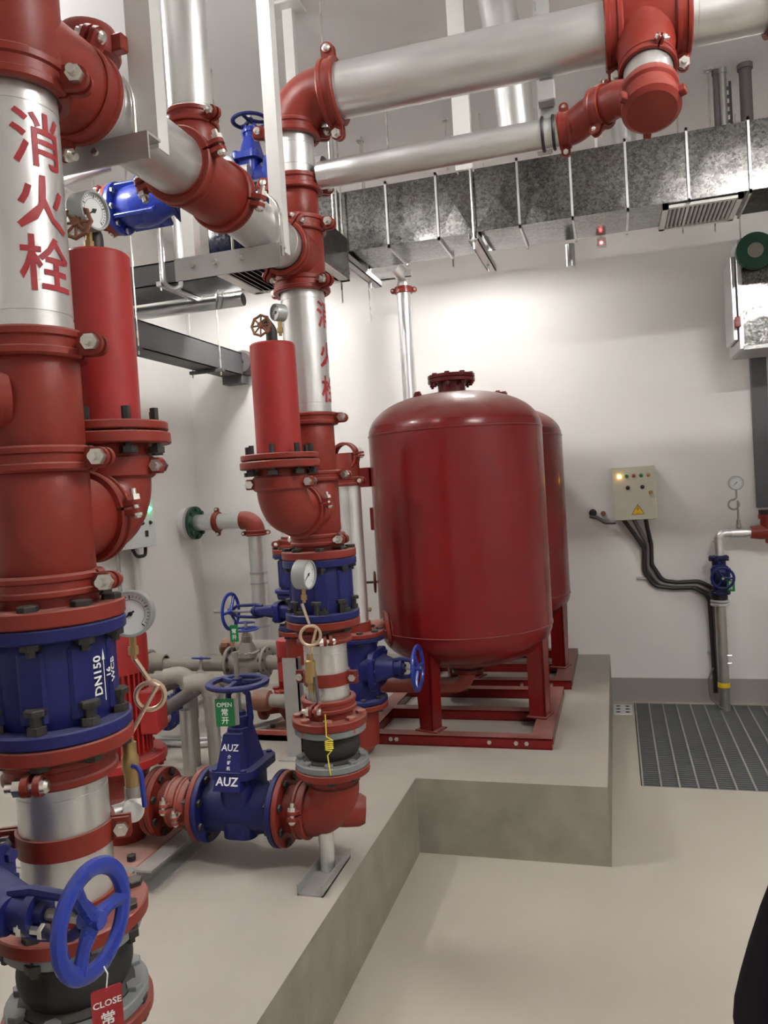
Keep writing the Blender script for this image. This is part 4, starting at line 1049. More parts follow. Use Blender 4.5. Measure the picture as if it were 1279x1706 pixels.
ob('warning_face', MB().prism([(-s_*.44, -s_*.395), (s_*.44, -s_*.395), (0, s_*.36)], .0012, .0018), YEL, d_, FD(.02, -.125))
ob('warning_bolt', MB().prism([(.004, .022), (-.010, -.002), (-.001, -.004), (-.006, -.022), (.011, .003), (.002, .005), (.008, .021)], .0018, .0022), ORNG, d_, FD(.02, -.122))
flat_text(d_, '有电', .014, FD(.02, -.157) @ T(0, 0, .0021), ORNG)
# cables
cb = [[(.05, 6.47, 1.49), (.12, 6.47, 1.38), (.205, 6.515, 1.24), (.195, 6.52, 1.05), (.27, 6.52, .935), (.40, 6.52, .915), (.56, 6.52, .915), (.665, 6.50, .85), (.675, 6.47, .10)],
      [(.13, 6.47, 1.49), (.17, 6.47, 1.40), (.232, 6.515, 1.27), (.225, 6.52, 1.08), (.30, 6.52, .955), (.42, 6.52, .935), (.58, 6.52, .935), (.695, 6.50, .875), (.70, 6.46, .10)],
      [(.225, 6.47, 1.49), (.235, 6.48, 1.40), (.258, 6.515, 1.27), (.255, 6.52, 1.11), (.33, 6.52, .975), (.44, 6.52, .96), (.60, 6.52, .965), (.715, 6.50, .90), (.725, 6.45, .10)]]
for pts, lab, m_ in zip(cb, ('lowest black cable curving from the control panel to the floor pipe', 'middle dark cable curving from the control panel to the floor pipe', 'uppermost black cable curving from the control panel to the floor pipe'), (CABLE, CABLE2, CABLE)):
    bent('power_cable', lab, 'cable', pts, .0165, m_, .09, 14, 8)
bent('power_cable', 'thin brown wire hanging at the foot of the floor pipe', 'cable', [(.665, 6.45, .30), (.62, 6.40, .22), (.625, 6.38, .08), (.70, 6.33, .015)], .006, CABLE2, .05, 8)
bent('power_cable', 'short dark cable entering the left side of the control panel', 'cable', [(-.20, 6.53, 1.515), (-.14, 6.52, 1.50), (-.08, 6.52, 1.455), (.0, 6.50, 1.455)], .014, CABLE2, .05, 12)
t = thing('cable_gland', 'dark cable fitting on the wall left of the control panel', 'fitting', T(-.175, WB, 1.52))
ob('body', MB().lathe([(0, 0), (.03, 0), (.03, .03), (.02, .035), (.02, .05), (0, .05)], 14, F((0, 0, .02), (0, -1, 0))), CABLE, t)
ob('nut', MB().lathe([(0, 0), (.022, 0), (.022, .03), (0, .03)], 6, F((.08, 0, .01), (0, -1, 0))), RUST, t)
for x, z in ((.185, 1.255), (.16, 1.0), (.665, .82), (.66, .40)):
    ob('cable_clip', MB().bbox((-.025, -.035, -.008), (.085, 0, .008), .003), GSTEEL, None, T(x, WB, z), {1.255: 'steel cable clip under the control panel', 1.0: 'steel cable clip at the cable bend', .82: 'steel cable clip beside the foot of the blue wall valve', .40: 'steel cable clip low on the wall beside the floor pipe'}[z], 'cable clip')

# ------------------------------------------------------------------ floor grating and drain
t = thing('floor_grating', 'dark steel bar grating over the floor trench by the wall', 'grating', T(0, 0, 0))
bar = MB().box((GX0+.004, -.004, -.032), (GX1-.004, .004, -.002)).mesh('bar', GRATE)
nb = 52
for i in range(nb): link('bar', bar, t, T(0, GY0+.012+i*(GY1-GY0-.024)/(nb-1), 0))
cr_ = MB().box((-.005, GY0+.004, -.010), (.005, GY1-.004, .0)).mesh('cross_rod', GRATEL)
for i in range(17): link('cross_rod', cr_, t, T(GX0+.012+i*(GX1-GX0-.024)/16, 0, .001))
t = thing('floor_drain', 'small perforated white floor drain plate beside the grating', 'drain', T(-.022, 6.30, 0))
ob('plate', MB().bbox((-.07, -.13, -.004), (.07, .13, .006), .003), WSTEEL, t)
hm = MB().lathe([(0, .0068), (.017, .0068), (.017, .006), (0, .006)], 14).mesh('hole', BLACK)
for ix in (-1, 1):
    for iy in (-1, 0, 1): link('hole', hm, t, T(ix*.035, iy*.08, 0))

# ------------------------------------------------------------------ riser gauges with siphon tubes
def siphon(label, pts, r, loops, m=COPPER):
    """pts: start (top), loop centre, end; a pigtail loop in between"""
    p0, c, p1 = V(pts[0]), V(pts[1]), V(pts[2])
    L = [V((0, 0, 0))]; rl = loops[0]; nrm = V(loops[1]).normalized()
    up = V((0, 0, 1)); side = nrm.cross(up).normalized()
    for i in range(29):
        a = R(90+400*i/28)
        L.append(c-p0+side*rl*math.cos(a)+up*rl*math.sin(a)+nrm*.0006*i)
    L.append(p1-p0)
    return ob('siphon_tube', MB().tube(L, r, 8), m, None, T(*p0), label, 'tube')
g1 = V((-1.005, 1.435, 1.613))
gauge('pressure gauge peeking out behind the near check valve', F(g1, (.42, -.90, .05), (.90, .42, 0)), .050, .035)
siphon('copper siphon loop under the gauge of the near riser', [g1+V((-.01, .02, -.10)), (-.99, 1.47, 1.43), (-1.03, 1.435, 1.345)], .0055, (.030, (.35, -.94, 0)))
t = thing('ball_valve', 'brass ball valve with blue lever behind the near riser', 'valve', T(-1.03, 1.435, 1.265) @ Matrix.Scale(.82, 4))
ob('body', MB().lathe([(0, .10), (.012, .10), (.012, .085), (.019, .085), (.019, .055), (.023, .045), (.023, .015), (.018, .0), (.018, -.04), (0, -.04)], 14), BRASS, t)
ob('lever', MB().tube(fillet([(.02, -.02, .03), (.05, -.03, .03), (.055, -.03, -.07)], .02, 5), .0065, 8), BLUEB, t)
ob('elbow', MB().tube(fillet([(0, 0, -.03), (0, 0, -.085), (-.03, -.05, -.085)], .03, 6), .02, 14), GALVD, t)
ob('plug', MB().lathe([(0, .05), (.026, .045), (.028, .03), (.028, 0), (0, 0)], 18, F((0, 0, -.085), (.55, -.83, 0))), WSTEEL, t)
g2 = V((-1.075, 2.585, 1.555))
gauge('grey pressure gauge in front of the second riser check valve', F(g2+V((.02, 0, 0)), (.985, -.10, -.05), (.10, .985, 0)), .053, .052)
siphon('copper siphon loop under the gauge of the second riser', [g2+V((-.025, .015, -.105)), (-1.075, 2.60, 1.335), (-1.085, 2.605, 1.26)], .006, (.036, (.37, -.93, 0)))
t = thing('ball_valve', 'brass ball valve with dark lever on the second riser', 'valve', T(-1.085, 2.605, 1.185))
ob('body', MB().lathe([(0, .08), (.012, .08), (.012, .06), (.019, .055), (.019, .02), (.021, .01), (.021, -.02), (.014, -.03), (.014, -.06), (0, -.06)], 14), BRASS, t)
ob('lever', MB().tube([(.02, -.01, -.0), (.03, -.02, -.09)], .007, 8), DARKP, t)
ob('elbow', MB().tube(fillet([(0, 0, -.05), (0, 0, -.09), (-.01, .10, -.09)], .03, 6), .014, 12), GALVD, t)

# ------------------------------------------------------------------ nearest gate valve at the lower left
v0 = gate_valve('bright blue gate valve with CLOSE tag at the lower left corner', F((-1.185, 1.03, 1.192), (0, 0, 1), (1, 0, 0)), .24, .115, .07, .10, .355, m=BLUE, wm=BLUEB, Rw=.080, rim=.0145, stemtop=.012)
ob('lever_arm', MB().tube([(.04, -.05, .10), (.10, -.02, .075), (.17, 0, .055)], [.02, .018, .016], 10), BLUEB, v0)
for y in (-.022, .022): link('bolt', bolt_mesh(.007, .05, ZINC), v0, F((.275, y, -.015), (1, 0, 0)))
t = thing('feed_pipe', 'red flanged feed pipe under the gate valve at the lower left corner', 'pipe', T(-1.185, 1.03, PH))
flange(t, .663, .690, .115, .05, RED)
ob('pipe', MB().lathe([(.05, 0), (.058, 0), (.058, .67), (.05, .67)], 28, closed=True), RED, t)
t = thing('feed_pipe', 'galvanised flanged pipe above the gate valve at the lower left corner', 'pipe', T(-1.185, 1.03, 1.314))
flange(t, 0, .025, .115, .05, RED)
ob('pipe', MB().lathe([(.05, .01), (.058, .01), (.058, ZC-1.297), (.05, ZC-1.297)], 28, closed=True), GALV, t)
valve_tag('red CLOSE tag hanging from the bright blue handwheel', F((-.795, 1.005, 1.052), (.72, -.69, -.05), (.69, .72, 0)), .046, .100, TAGR, [('CLOSE', .0145, .026, .0003), ('常', .023, .0, .0005), ('闭', .023, -.029, .0005)])

# ------------------------------------------------------------------ far risers behind the second riser
X3, Y3 = -1.40, 4.07
gate_valve('dark blue gate valve with wheel standing in front of the tank leg', F((X3, Y3, .86), (0, 0, 1), (1, 0, 0)), .36, .145, .095, .10, .33, m=BLUE, wm=BLUEB, Rw=.115, rim=.014, stemtop=.02)
neck('red flange on top of the blue valve beside the front tank', X3, Y3, 1.045, 1.12, 1.043, 1.068, .075, .145, bl=.05)
neck('red flange and foot under the blue valve beside the front tank', X3, Y3, .44, .675, .645, .672, .085, .145, bl=.05, headup=False)
bent('pipe_elbow', 'dusty red foot bend under the blue valve beside the front tank', 'elbow', [(X3, Y3, .47), (X3, Y3, .455), (X3-.22, Y3, .455)], .075, REDD, .07, 24)
pipe('dull galvanised pipe standing behind the second riser', (X3, Y3, 1.11), (X3, Y3, 1.885), .066)
coupling('dark red clamp coupling behind the second riser, on the dull pipe', T(X3, Y3, 1.895), .068, .05, rot=R(-22))
spool('dark red spool behind the second riser', X3, Y3, 1.90, 2.05, .064)
coupling('dark red upper clamp coupling with upright bolt behind the second riser', F((X3, Y3-.02, 2.03), (.2, 1, 0), (0, 0, 1)), .066, .05, rot=R(85))
t = thing('tank_feed', 'dusty red pipe with flange entering the lower left of the front tank', 'pipe', F((-1.50, 4.42, .99), (1, .25, .12), (0, 0, 1)))
ob('pipe', MB().lathe([(.04, 0), (.06, 0), (.06, .30), (.04, .30)], 24), REDD, t)
flange(t, .16, .185, .115, .05, RED); flange(t, .19, .215, .115, .05, RED)
ring_bolts(t, 8, .095, .22, .07, .008, REDD)
t = thing('air_vent', 'small black air vent standing left of the front tank', 'air vent', T(-1.445, 4.30, 1.06))
ob('base', MB().lathe([(0, 0), (.02, 0), (.02, .05), (.028, .05), (.028, .13), (.018, .14), (.018, .19), (.012, .19), (.012, .215), (0, .215)], 16), BLACK, t)
ob('cap', MB().bbox((-.02, -.012, .215), (.02, .012, .235), .003), BLACK, t)
ob('side_screw', MB().tube([(.02, 0, .09), (.055, 0, .085)], .012, 8), BRASS, t)
X4, Y4 = -1.80, 4.2
c4 = check_valve('small blue check valve half hidden left of the second riser', T(X4, Y4, 1.275), .225, .13, .10, None, .022, rib=6)
neck('red flange on the small blue check valve left of the second riser', X4, Y4, 1.50, 1.60, 1.502, 1.53, .075, .13, bl=.06)
coupling('red clamp coupling above the small blue check valve', T(X4, Y4, 1.56), .078, .05, rot=R(-140))
pipe('galvanised pipe rising above the small blue check valve', (X4, Y4, 1.57), (X4, Y4, 1.80), .07)
gate_valve('blue gate valve whose wheel points left, under the small check valve', F((X4, Y4, 1.165), (0, 0, 1), (-1, 0, 0)), .21, .12, .07, .10, .44, m=BLUE, wm=BLUEB, Rw=.105, rim=.012, stemtop=.11)
neck('red flange and cone under the left-pointing gate valve', X4, Y4, .86, 1.055, 1.03, 1.056, .085, .125, bl=.05, headup=False)
valve_tag('small green tag hanging on the left-pointing handwheel', F((-2.19, 4.13, 1.045), (.2, -1, 0), (1, .2, 0)), .05, .10, TAGG, [('常', .030, .012, .0004), ('开', .030, -.024, .0004)])
pipe('galvanised pipe under the left-pointing valve down to the plinth', (X4, Y4, PH), (X4, Y4, .87), .06)
ob('steel_post', MB().box((-.045, -.004, 0), (.045, .004, .56)).box((.037, -.004, 0), (.045, .05, .56)).box((-.08, -.06, 0), (.08, .09, .008)), GSTEEL, None, T(-1.765, 3.95, PH), 'pale steel angle post standing left of the second rubber joint', 'post')

# ------------------------------------------------------------------ vent pipes with dusty bends behind the gate valve
def vent(label, x, y, zt, ax, ay, az):
    t = thing('vent_pipe', label, 'pipe', T(x, y, PH), 'pair of capped vent pipes')
    h = zt-PH
    ob('leg', MB().lathe([(.030, 0), (.036, 0), (.036, h-.16), (.030, h-.16)], 20, closed=True), GALVD, t)
    ob('sleeve', MB().lathe([(.032, h-.19), (.041, h-.19), (.041, h), (.032, h)], 20, closed=True), GALVD, t)
    d = V((ax, ay, 0)).normalized()
    ob('bend', MB().tube(fillet([V((0, 0, h-.02)), V((0, 0, h+.06)), d*.13+V((0, 0, h+.04))], .06, 8), .050, 20), DULL, t)
    ob('sloping_arm', MB().tube([d*.05+V((0, 0, h+.03)), V((ax, ay, az-zt+h))], [.036, .036], 16), DARKP, t)
    return t
vent('galvanised vent pipe with dusty bend nearest the gate valve', -2.135, 3.72, .815, -.42, -.16, .62)
vent('galvanised vent pipe with dusty bend further from the gate valve', -2.30, 3.78, .835, -.46, -.14, .70)
pipe('plain galvanised pipe leg beside the vent pipes', (-2.235, 3.62, PH), (-2.235, 3.62, .74), .034, GALVD, groove=False)

# ------------------------------------------------------------------ dusty manifold at the back left
my, mz = 4.95, .66
def dustpipe(label, p0, p1, r, m=DULL): return pipe(label, p0, p1, r, m, groove=False, name='manifold_pipe', n=24)
dustpipe('dusty beige manifold pipe lying left of the globe valve', (-3.35, my, mz), (-2.72, my, mz), .045)
t = thing('blind_flange', 'dusty blind flange closing the left end of the manifold', 'flange', F((-3.36, my, mz+.02), (1, 0, 0)))
flange(t, 0, .025, .09, 1e-7, DULL); flange(t, .03, .05, .09, .04, DULL); ring_bolts(t, 6, .072, .052, .06, .008, DULL)
ob('reducer', MB().lathe([(.05, .05), (.07, .05), (.055, .17), (.045, .17)], 24), DULL, t)
gate = gate_valve('dusty grey valve body with upright blue wheel on the manifold', F((-2.53, my, mz+.02), (1, 0, 0), (0, 0, 1)), .30, .11, .065, .06, .235, m=DULL, wm=BLUEB, Rw=.085, rim=.009, stemtop=.04)
dustpipe('dusty pipe right of the grey valve on the manifold', (-2.38, my, mz+.02), (-1.6, my, mz+.02), .05)
dustpipe('second dusty pipe running behind the manifold', (-3.0, 5.45, .68), (-1.9, 5.45, .68), .055)
t = thing('rust_coupling', 'rusty coupling at the start of the second dusty pipe', 'coupling', F((-2.93, 5.45, .68), (1, 0, 0)))
ob('housing', MB().lathe([(.055, -.06), (.075, -.05), (.08, .0), (.075, .05), (.055, .06)], 20), RUST, t)
for a in (1.2, 4.3): ob('ear', MB().bbox((.07, -.02, -.03), (.11, .02, .03), .004), RUST, t, RZ(a))
t = thing('rust_coupling', 'rusty coupling low on the manifold behind the vent pipes', 'coupling', F((-2.98, 4.75, .60), (1, 0, 0)))
ob('housing', MB().lathe([(.045, -.06), (.065, -.05), (.07, .0), (.065, .05), (.045, .06)], 20), RUST, t)
for a in (.4, 3.6): ob('ear', MB().bbox((.06, -.02, -.03), (.1, .02, .03), .004), RUST, t, RZ(a))
dustpipe('lower dusty pipe through the low rusty coupling', (-3.4, 4.75, .60), (-2.3, 4.75, .60), .04)
for (x, y, z, lab, tilt) in ((-2.83, 4.83, .735, 'small flat blue handwheel lying on the manifold left of the grey valve', (0, .25, 1)), (-3.0, 4.55, .60, 'small flat blue handwheel low behind the near pump motor', (0, -.2, 1)), (-2.58, 5.05, .945, 'small blue handwheel behind the upright wheel of the manifold', (0, .1, 1))):
    t = thing('stop_valve', lab, 'valve', F((x, y, z), tilt))
    handwheel(t, T(0, 0, 0), .06, .008, BLUEB, 3)
    ob('spindle', MB().tube([(0, 0, -.10), (0, 0, .012)], .012, 8), DULL, t)
    ob('body', MB().lathe([(0, -.20), (.035, -.19), (.045, -.15), (.03, -.10), (.018, -.08), (0, -.08)], 16), DULL if z > .7 else BLUE, t)
gate_valve('blue valve lying low between the vent pipes and the pump', F((-2.66, 4.2, .55), (0, 1, 0), (.2, 0, 1)), .24, .085, .05, .06, .17, m=BLUE, Rw=.05, rim=.007, stemtop=.02)
t = thing('rust_coupling', 'rusty brown bend behind the OPEN tag', 'coupling', F((-2.12, 4.30, .60), (1, 0, 0)))
ob('housing', MB().lathe([(.04, -.06), (.06, -.05), (.068, .0), (.06, .05), (.04, .06)], 20), RUST, t)
dustpipe('dusty pipe running right from the rusty brown bend', (-2.10, 4.30, .60), (-1.86, 4.30, .60), .04)
bent('floor_conduit', 'pale conduit lying on the plinth behind the vent pipes', 'conduit', [(-3.4, 4.05, PH+.02), (-2.35, 4.05, PH+.02), (-2.05, 4.55, PH+.02), (-2.0, 5.2, PH+.02)], .018, GSTEEL, .2, 10)
bent('floor_conduit', 'second pale conduit lying on the plinth behind the first', 'conduit', [(-3.4, 4.14, PH+.018), (-2.42, 4.14, PH+.018), (-2.15, 4.6, PH+.018), (-2.1, 5.2, PH+.018)], .014, GSTEEL, .2, 10)

for x, y, h, lab in ((-3.1, my, mz-.045-PH, 'angle stand under the left end of the dusty manifold'), (-2.2, my, mz-.03-PH, 'angle stand under the right end of the dusty manifold'), (-2.4, 5.45, .625-PH, 'angle stand under the second dusty pipe'), (-2.62, 4.75, .56-PH, 'angle stand under the lower dusty pipe')):
    ob('pipe_stand', MB().box((-.03, -.03, 0), (.03, -.024, h)).box((-.03, -.03, 0), (-.024, .03, h)).box((-.05, -.05, 0), (.05, .05, .006)).box((-.05, -.04, h-.006), (.05, .04, h)), GSTEEL, None, T(x, y, PH), lab, 'support')
dustpipe('dusty pipe through the low blue valve by the vent pipes', (-2.66, 3.75, .55), (-2.66, 4.75, .55), .04)

# ------------------------------------------------------------------ left wall
t = thing('wall_pipe', 'galvanised pipe leaving the left wall and bending down by the corner', 'pipe', T(WL, 6.28, 1.635))
ob('wall_sleeve', MB().lathe([(0, 0), (.135, 0), (.135, .06), (0, .06)], 32, F((0, 0, 0), (1, 0, 0))), WSTEEL, t)
for i in range(2):
    ob('flange', MB().lathe([(.06, 0), (.15, 0), (.15, .026), (.06, .026)], 32, F((.065+.03*i, 0, 0), (1, 0, 0)), closed=True), GREENF if i else GSTEEL, t)
for i in range(8):
    a = 2*PI*i/8; link('bolt', bolt_mesh(.011, .07, GREENF), t, F((.128, .122*math.cos(a), .122*math.sin(a)), (1, 0, 0)))
ob('run', MB().lathe([(.06, .10), (.072, .10), (.072, .62), (.06, .62)], 28, F((0, 0, 0), (1, 0, 0)), closed=True), GALV, t)
ob('elbow', MB().tube(fillet([(.57, 0, 0), (.70, 0, 0), (.70, 0, -.12)], .10, 10), .082, 28), RED, t)
ob('drop', MB().lathe([(.06, 0), (.072, 0), (.072, 1.10), (.06, 1.10)], 28, F((.70, 0, -.10), (0, 0, -1)), closed=True), GALV, t)
for zz in (-.46, -.55, -.93): ob('band', MB().lathe([(.072, 0), (.077, 0), (.077, .02), (.072, .02)], 28, F((.70, 0, zz), (0, 0, -1)), closed=True), GSTEEL, t)
coupling('small red clamp coupling on the pipe leaving the left wall', F((WL+.33, 6.28, 1.635), (1, 0, 0), (0, 0, 1)), .074, .05, rot=R(0))
coupling('small red clamp coupling under the bend of the left wall pipe', T(WL+.70, 6.28, 1.52), .074, .05, rot=R(15))
t = thing('control_box', 'pale grey control box with a lit green lamp on the left wall', 'control panel', F((WL, 5.32, 1.685), (1, 0, 0), (0, 1, 0)))
ob('cabinet', MB().bbox((-.24, -.19, 0), (.24, .19, .14), .004), PANELW, t)
d_ = ob('door', MB().bbox((-.242, -.192, .142), (.242, .192, .157), .004), PANELW, t)
panel_lamp(d_, T(.16, .11, .157), .018, LEDG)
for x in (.06, .17): panel_lamp(d_, T(x, .0, .157), .014, BLACK, 'selector_switch')
ob('door_lock', MB().bbox((.09, -.11, .157), (.13, -.06, .165), .003), BLACK, d_)
bent('conduit', 'grey conduit running up the left wall from the control box', 'conduit', [(WL+.05, 5.50, 1.875), (WL+.05, 5.55, 3.10)], .028, TRAY)
bent('conduit', 'pale conduit below the left side of the control box', 'conduit', [(WL+.04, 5.20, PH), (WL+.04, 5.20, 1.50)], .016, GSTEEL)
bent('conduit', 'pale conduit below the right side of the control box', 'conduit', [(WL+.04, 5.42, PH), (WL+.04, 5.42, 1.50)], .022, WSTEEL)
bent('power_cable', 'black cable loop under the control box', 'cable', [(WL+.08, 5.33, 1.50), (WL+.10, 5.36, 1.42), (WL+.10, 5.48, 1.42), (WL+.08, 5.52, 1.50)], .014, CABLE, .05, 10)

# ------------------------------------------------------------------ cable trays, high left
t = thing('cable_tray', 'dark grey cable tray running along the left wall to the back wall', 'cable tray', T(-3.33, 0, 2.93))
ob('trough', MB().box((0, 3.2, 0), (.20, 6.40, .008)).box((.194, 3.2, 0), (.20, 6.40, .20)).box((0, 3.2, 0), (.006, 6.40, .20)).box((0, 3.2, .19), (.20, 6.40, .20)), TRAY, t)
for y in (4.72, 5.9):
    ob('support', MB().box((-.05, y, -.03), (.26, y+.04, -.004)), TRAY, t)
    for x in (-.03, .235): ob('rod', MB().tube([(x, y+.02, -.06), (x, y+.02, ZC-2.94)], .006, 6), ZINC, t)
ob('wall_port', MB().lathe([(.02, 0), (.11, 0), (.11, .12), (.09, .15), (.02, .15)], 20, F((.19, 6.55, .12), (0, -1, 0))), DARKP, t)
ob('end_box', MB().bbox((.0, 6.38, -.07), (.2, 6.50, .0), .004), TRAY, t)
t = thing('cable_tray', 'wide dark cable tray hanging across the room high on the left', 'cable tray', T(0, 5.0, 3.40))
ob('trough', MB().box((-3.7, 0, 0), (-1.75, .42, .008)).box((-3.7, 0, 0), (-1.75, .006, .16)).box((-3.7, .414, 0), (-1.75, .42, .16)).box((-3.7, 0, .15), (-1.75, .42, .16)), TRAY, t)
for x in (-3.0, -2.2):
    ob('support', MB().box((x-.02, -.10, -.035), (x+.02, .55, -.004)), GSTEEL, t)
    for y in (-.07, .50): ob('rod', MB().tube([(x, y, -.06), (x, y, ZC-3.41)], .006, 6), ZINC, t)
t = thing('strut_hanger', 'bright galvanised U-shaped strap hanging in front of the wide tray', 'hanger', T(-2.93, 4.90, 3.36))
ob('strap', MB().tube(fillet([(-.03, 0, ZC-3.36), (-.03, 0, .02), (.0, .10, -.03), (.05, .10, .02), (.05, .0, ZC-3.36)], .06, 6), .018, 10), GALV, t)
pipe('galvanised pipe hanging under the wide dark tray', (-3.6, 5.45, 3.34), (-2.62, 5.45, 3.34), .05)
ob('strut_piece', MB().box((-.02, -.16, -.02), (.02, .22, -.014)).box((-.02, -.16, -.02), (-.015, .22, .03)).box((.015, -.16, -.02), (.02, .22, .03)), GSTEEL, None, F((-2.70, 5.22, 3.30), (0, 0, 1), (1, .6, 0)), 'short pale strut under the wide dark tray', 'strut')
ob('cable_tie', MB().lathe([(0, .02), (.012, .016), (.018, 0), (.012, -.016), (0, -.02)], 12), YEL, None, T(-2.62, 4.975, 3.49), 'small yellow cable tie on the wide dark tray', 'cable tie')
# supply air box with louvres
bx0, bx1, by0, by1, bz0, bz1 = -2.06, -1.45, 3.90, 4.48, 3.10, 3.34
t = thing('air_box', 'galvanised air box with louvred underside behind the second riser top', 'duct', T(0, 0, 0))
ob('shell', MB().box((bx0, by0, bz0), (bx1, by0+.004, bz1)).box((bx0, by0, bz0), (bx0+.004, by1, bz1)).box((bx1-.004, by0, bz0), (bx1, by1, bz1)).box((bx0, by1-.004, bz0), (bx1, by1, bz1)).box((bx0, by0, bz1), (bx1, by1, bz1+.004)), SPAN, t)
ob('frame', MB().box((bx0-.015, by0-.015, bz0-.008), (bx0+.05, by1, bz0)).box((bx0-.015, by0-.015, bz0-.008), (bx1, by0+.05, bz0)).box((bx1-.05, by0, bz0-.008), (bx1, by1, bz0)).box((bx0, by1-.04, bz0-.008), (bx1, by1, bz0)), WSTEEL, t)
sl = MB().box((-.02, by0+.05, -.001), (.02, by1-.04, .001)).mesh('louvre', GSTEEL)
for i in range(13): link('louvre', sl, t, T(bx0+.075+i*(bx1-bx0-.15)/12, 0, bz0-.004) @ Matrix.Rotation(R(35), 4, 'Y'))
ob('dark_core', MB().box((bx0+.02, by0+.02, bz0+.03), (bx1-.02, by1-.02, bz0+.034)), BLACK, t)
for x in (bx0+.06, bx1-.06): ob('rod', MB().tube([(x, by0+.05, bz1), (x, by0+.05, ZC)], .005, 6), ZINC, t)

# ------------------------------------------------------------------ high level valve line
hy, hz = 3.50, 3.345
pipe('galvanised high level pipe behind the gauge of the near cylinder', (-3.7, hy, hz), (-2.39, hy, hz), .075, groove=False)
coupling('red clamp coupling left of the high blue check valve', F((-2.42, hy, hz), (1, 0, 0), (0, 0, 1)), .076, .045, rot=R(30))
t = thing('check_valve', 'bright blue ribbed check valve on the high level pipe', 'valve', F((-2.345, hy, hz), (1, 0, 0), (0, 0, 1)))
flange(t, -.03, -.003, .125, .06, RED, 'counter_flange'); flange(t, 0, .026, .13, .06, BLUEB)
ring_bolts(t, 8, .108, .03, .07, .009, ZINC, .2)
ob('body', MB().lathe([(.07, .02), (.085, .03), (.105, .09), (.11, .15), (.10, .22), (.075, .29), (.07, .36), (.06, .37)], 32), BLUEB, t)
ob('cover', MB().lathe([(0, .16), (.07, .155), (.075, .14), (.075, .10), (.06, .06)], 20, F((0, 0, .14), (.8, -.2, .2))), BLUEB, t)
for a in (.7, 2.2, 3.9, 5.3): ob('rib', MB().bbox((.085, -.010, .04), (.125, .010, .26), .003), BLUEB, t, RZ(a))
flange(t, .35, .376, .12, .06, BLUE); flange(t, .38, .40, .12, .06, BLUE)
hg = gate_valve('blue gate valve with upright wheel high up between the risers', F((-1.585, hy, hz), (1, 0, 0), (0, 0, 1)), .24, .12, .075, .10, .30, m=BLUEB, wm=BLUE, Rw=.082, rim=.011, stemtop=.03, tall=1.3)
pipe('short galvanised pipe left of the high blue gate valve', (-1.94, hy, hz), (-1.71, hy, hz), .07, groove=False)
pipe('galvanised pipe right of the high blue gate valve', (-1.46, hy, hz), (-1.22, hy, hz), .07, groove=False)
t = thing('flow_switch', 'small silver flow switch in front of the high blue gate valve', 'sensor', T(-1.69, 3.40, 3.36))
ob('tube', MB().tube(fillet([(0, 0, 0), (-.02, 0, .07), (.04, -.02, .08), (.07, -.02, .01)], .03, 6), .016, 12), GALV, t)
ob('head', MB().lathe([(0, 0), (.022, 0), (.022, .05), (.03, .05), (.03, .09), (0, .09)], 16, F((.05, -.02, .0), (1, 0, 0))), GSTEEL, t)
ob('bracket', MB().box((.02, -.03, -.06), (.20, .08, -.05)), TRAY, t)
bent('slanted_pipe', 'slanted galvanised pipe arm with rusty clamp left of the gauge', 'pipe', [(-2.80, 3.30, 3.42), (-2.45, 3.60, 3.62)], .028, GALV)
ob('clamp_piece', MB().bbox((-.03, -.03, -.04), (.03, .03, .04), .004), RUST, None, T(-2.82, 3.29, 3.41), 'small rusty clamp at the end of the slanted arm', 'clamp')
pipe('vertical galvanised pipe behind the high blue check valve', (-2.62, 4.6, 3.41), (-2.62, 4.6, ZC), .05, groove=False)

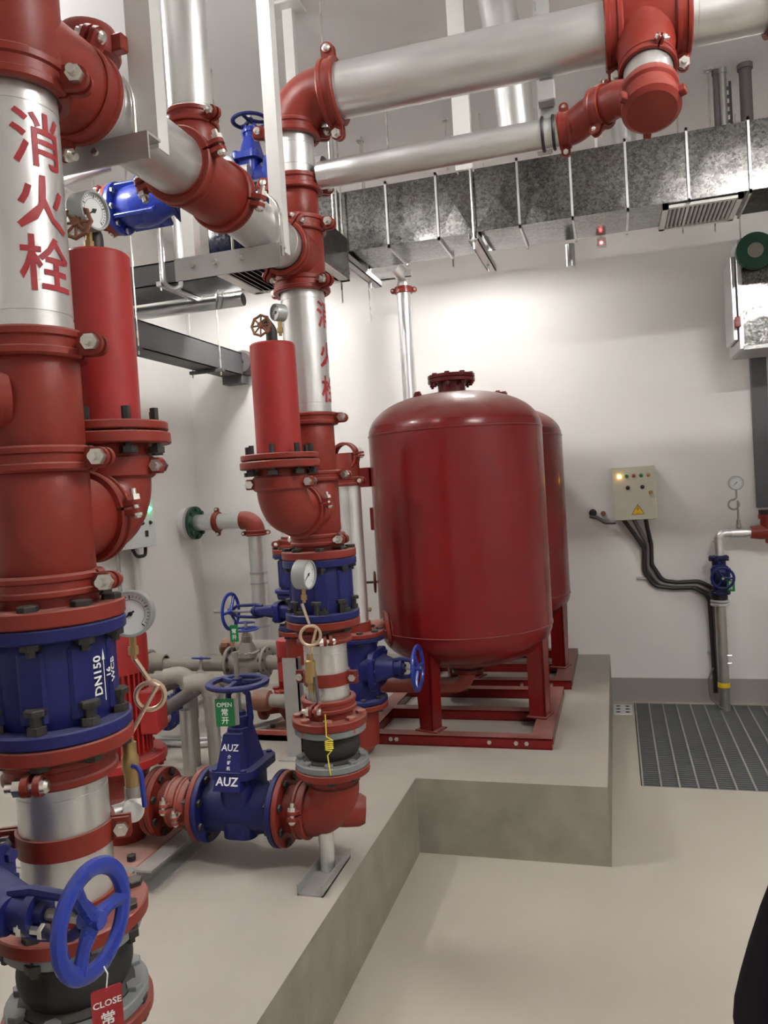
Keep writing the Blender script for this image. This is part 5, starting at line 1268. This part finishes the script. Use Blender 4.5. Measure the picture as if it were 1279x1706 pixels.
# ------------------------------------------------------------------ person at the right picture edge
def person():
    P = {}
    def pt(n, p, r, par): P[n] = (V(p), r, par)
    pt('pelvis', (.325, 1.60, .90), (.185, .17), None)
    pt('waist', (.44, 1.60, 1.08), (.145, .150), 'pelvis'); pt('chest', (.57, 1.60, 1.26), (.125, .17), 'waist'); pt('top', (.66, 1.60, 1.43), (.10, .14), 'chest')
    pt('neck', (.715, 1.60, 1.52), (.055, .055), 'top'); pt('chin', (.76, 1.60, 1.60), (.075, .065), 'neck'); pt('brow', (.79, 1.60, 1.68), (.10, .078), 'chin'); pt('crown', (.80, 1.60, 1.755), (.07, .06), 'brow')
    pt('nose', (.89, 1.60, 1.645), (.016, .014), 'brow')
    for s, n in ((-1, 'l'), (1, 'r')):
        pt('hip'+n, (.33, 1.60+s*.10, .76), (.13, .11), 'pelvis'); pt('knee'+n, (.345, 1.60+s*.105, .48), (.07, .065), 'hip'+n); pt('ank'+n, (.315, 1.60+s*.11, .10), (.052, .048), 'knee'+n)
        pt('heel'+n, (.30, 1.60+s*.11, .045), (.045, .045), 'ank'+n); pt('toe'+n, (.50, 1.60+s*.12, .032), (.032, .045), 'ank'+n)
        pt('sh'+n, (.66, 1.60+s*.20, 1.40), (.07, .065), 'top'); pt('el'+n, (.67, 1.60+s*.25, 1.12), (.05, .05), 'sh'+n); pt('wr'+n, (.83, 1.60+s*.20, .98), (.034, .036), 'el'+n)
        pt('palm'+n, (.895, 1.60+s*.185, .945), (.022, .036), 'wr'+n)
        for i in range(4):
            off = (i-1.5)*.021
            pt('f%d' % i+n, (.945+.006*(1.5-abs(i-1.5)), 1.60+s*.18+off, .915), (.009, .009), 'palm'+n)
            pt('g%d' % i+n, (.965+.008*(1.5-abs(i-1.5)), 1.60+s*.18+off, .885), (.008, .008), 'f%d' % i+n)
        pt('th'+n, (.895, 1.60+s*.135, .925), (.011, .011), 'palm'+n); pt('ti'+n, (.930, 1.60+s*.125, .900), (.009, .009), 'th'+n)
    names = list(P); idx = {n: i for i, n in enumerate(names)}
    me = bpy.data.meshes.new('person')
    o3 = V((.33, 1.60, 0))
    me.from_pydata([tuple(P[n][0]-o3) for n in names], [(idx[P[n][2]], idx[n]) for n in names if P[n][2]], [])
    o = bpy.data.objects.new('tmp', me); col.objects.link(o)
    md = o.modifiers.new('s', 'SKIN'); md.use_smooth_shade = True
    for n in names:
        sv = me.skin_vertices[0].data[idx[n]]; sv.radius = P[n][1]; sv.use_root = (n == 'pelvis')
    s2 = o.modifiers.new('d', 'SUBSURF'); s2.levels = 2; s2.render_levels = 2
    dg = bpy.context.evaluated_depsgraph_get(); dg.update()
    m2 = bpy.data.meshes.new_from_object(o.evaluated_get(dg)); m2.name = 'person'
    bpy.data.objects.remove(o)
    m2.materials.clear(); m2.materials.append(CLOTH); m2.materials.append(SKIN); m2.materials.append(HAIRM); m2.materials.append(BLACK)
    for p in m2.polygons:
        c = p.center+o3; p.use_smooth = True
        p.material_index = 0
        if c.z > 1.53: p.material_index = 2 if (c.z > 1.69 or c.x < .765) else 1
        elif c.x > .865 and c.z < 1.05: p.material_index = 1
        elif c.z < .075: p.material_index = 3
    return tag(link('person', m2, None, T(o3.x-.038, o3.y, 0)), 'person in dark navy clothes, cut off by the right picture edge', 'person')
person()
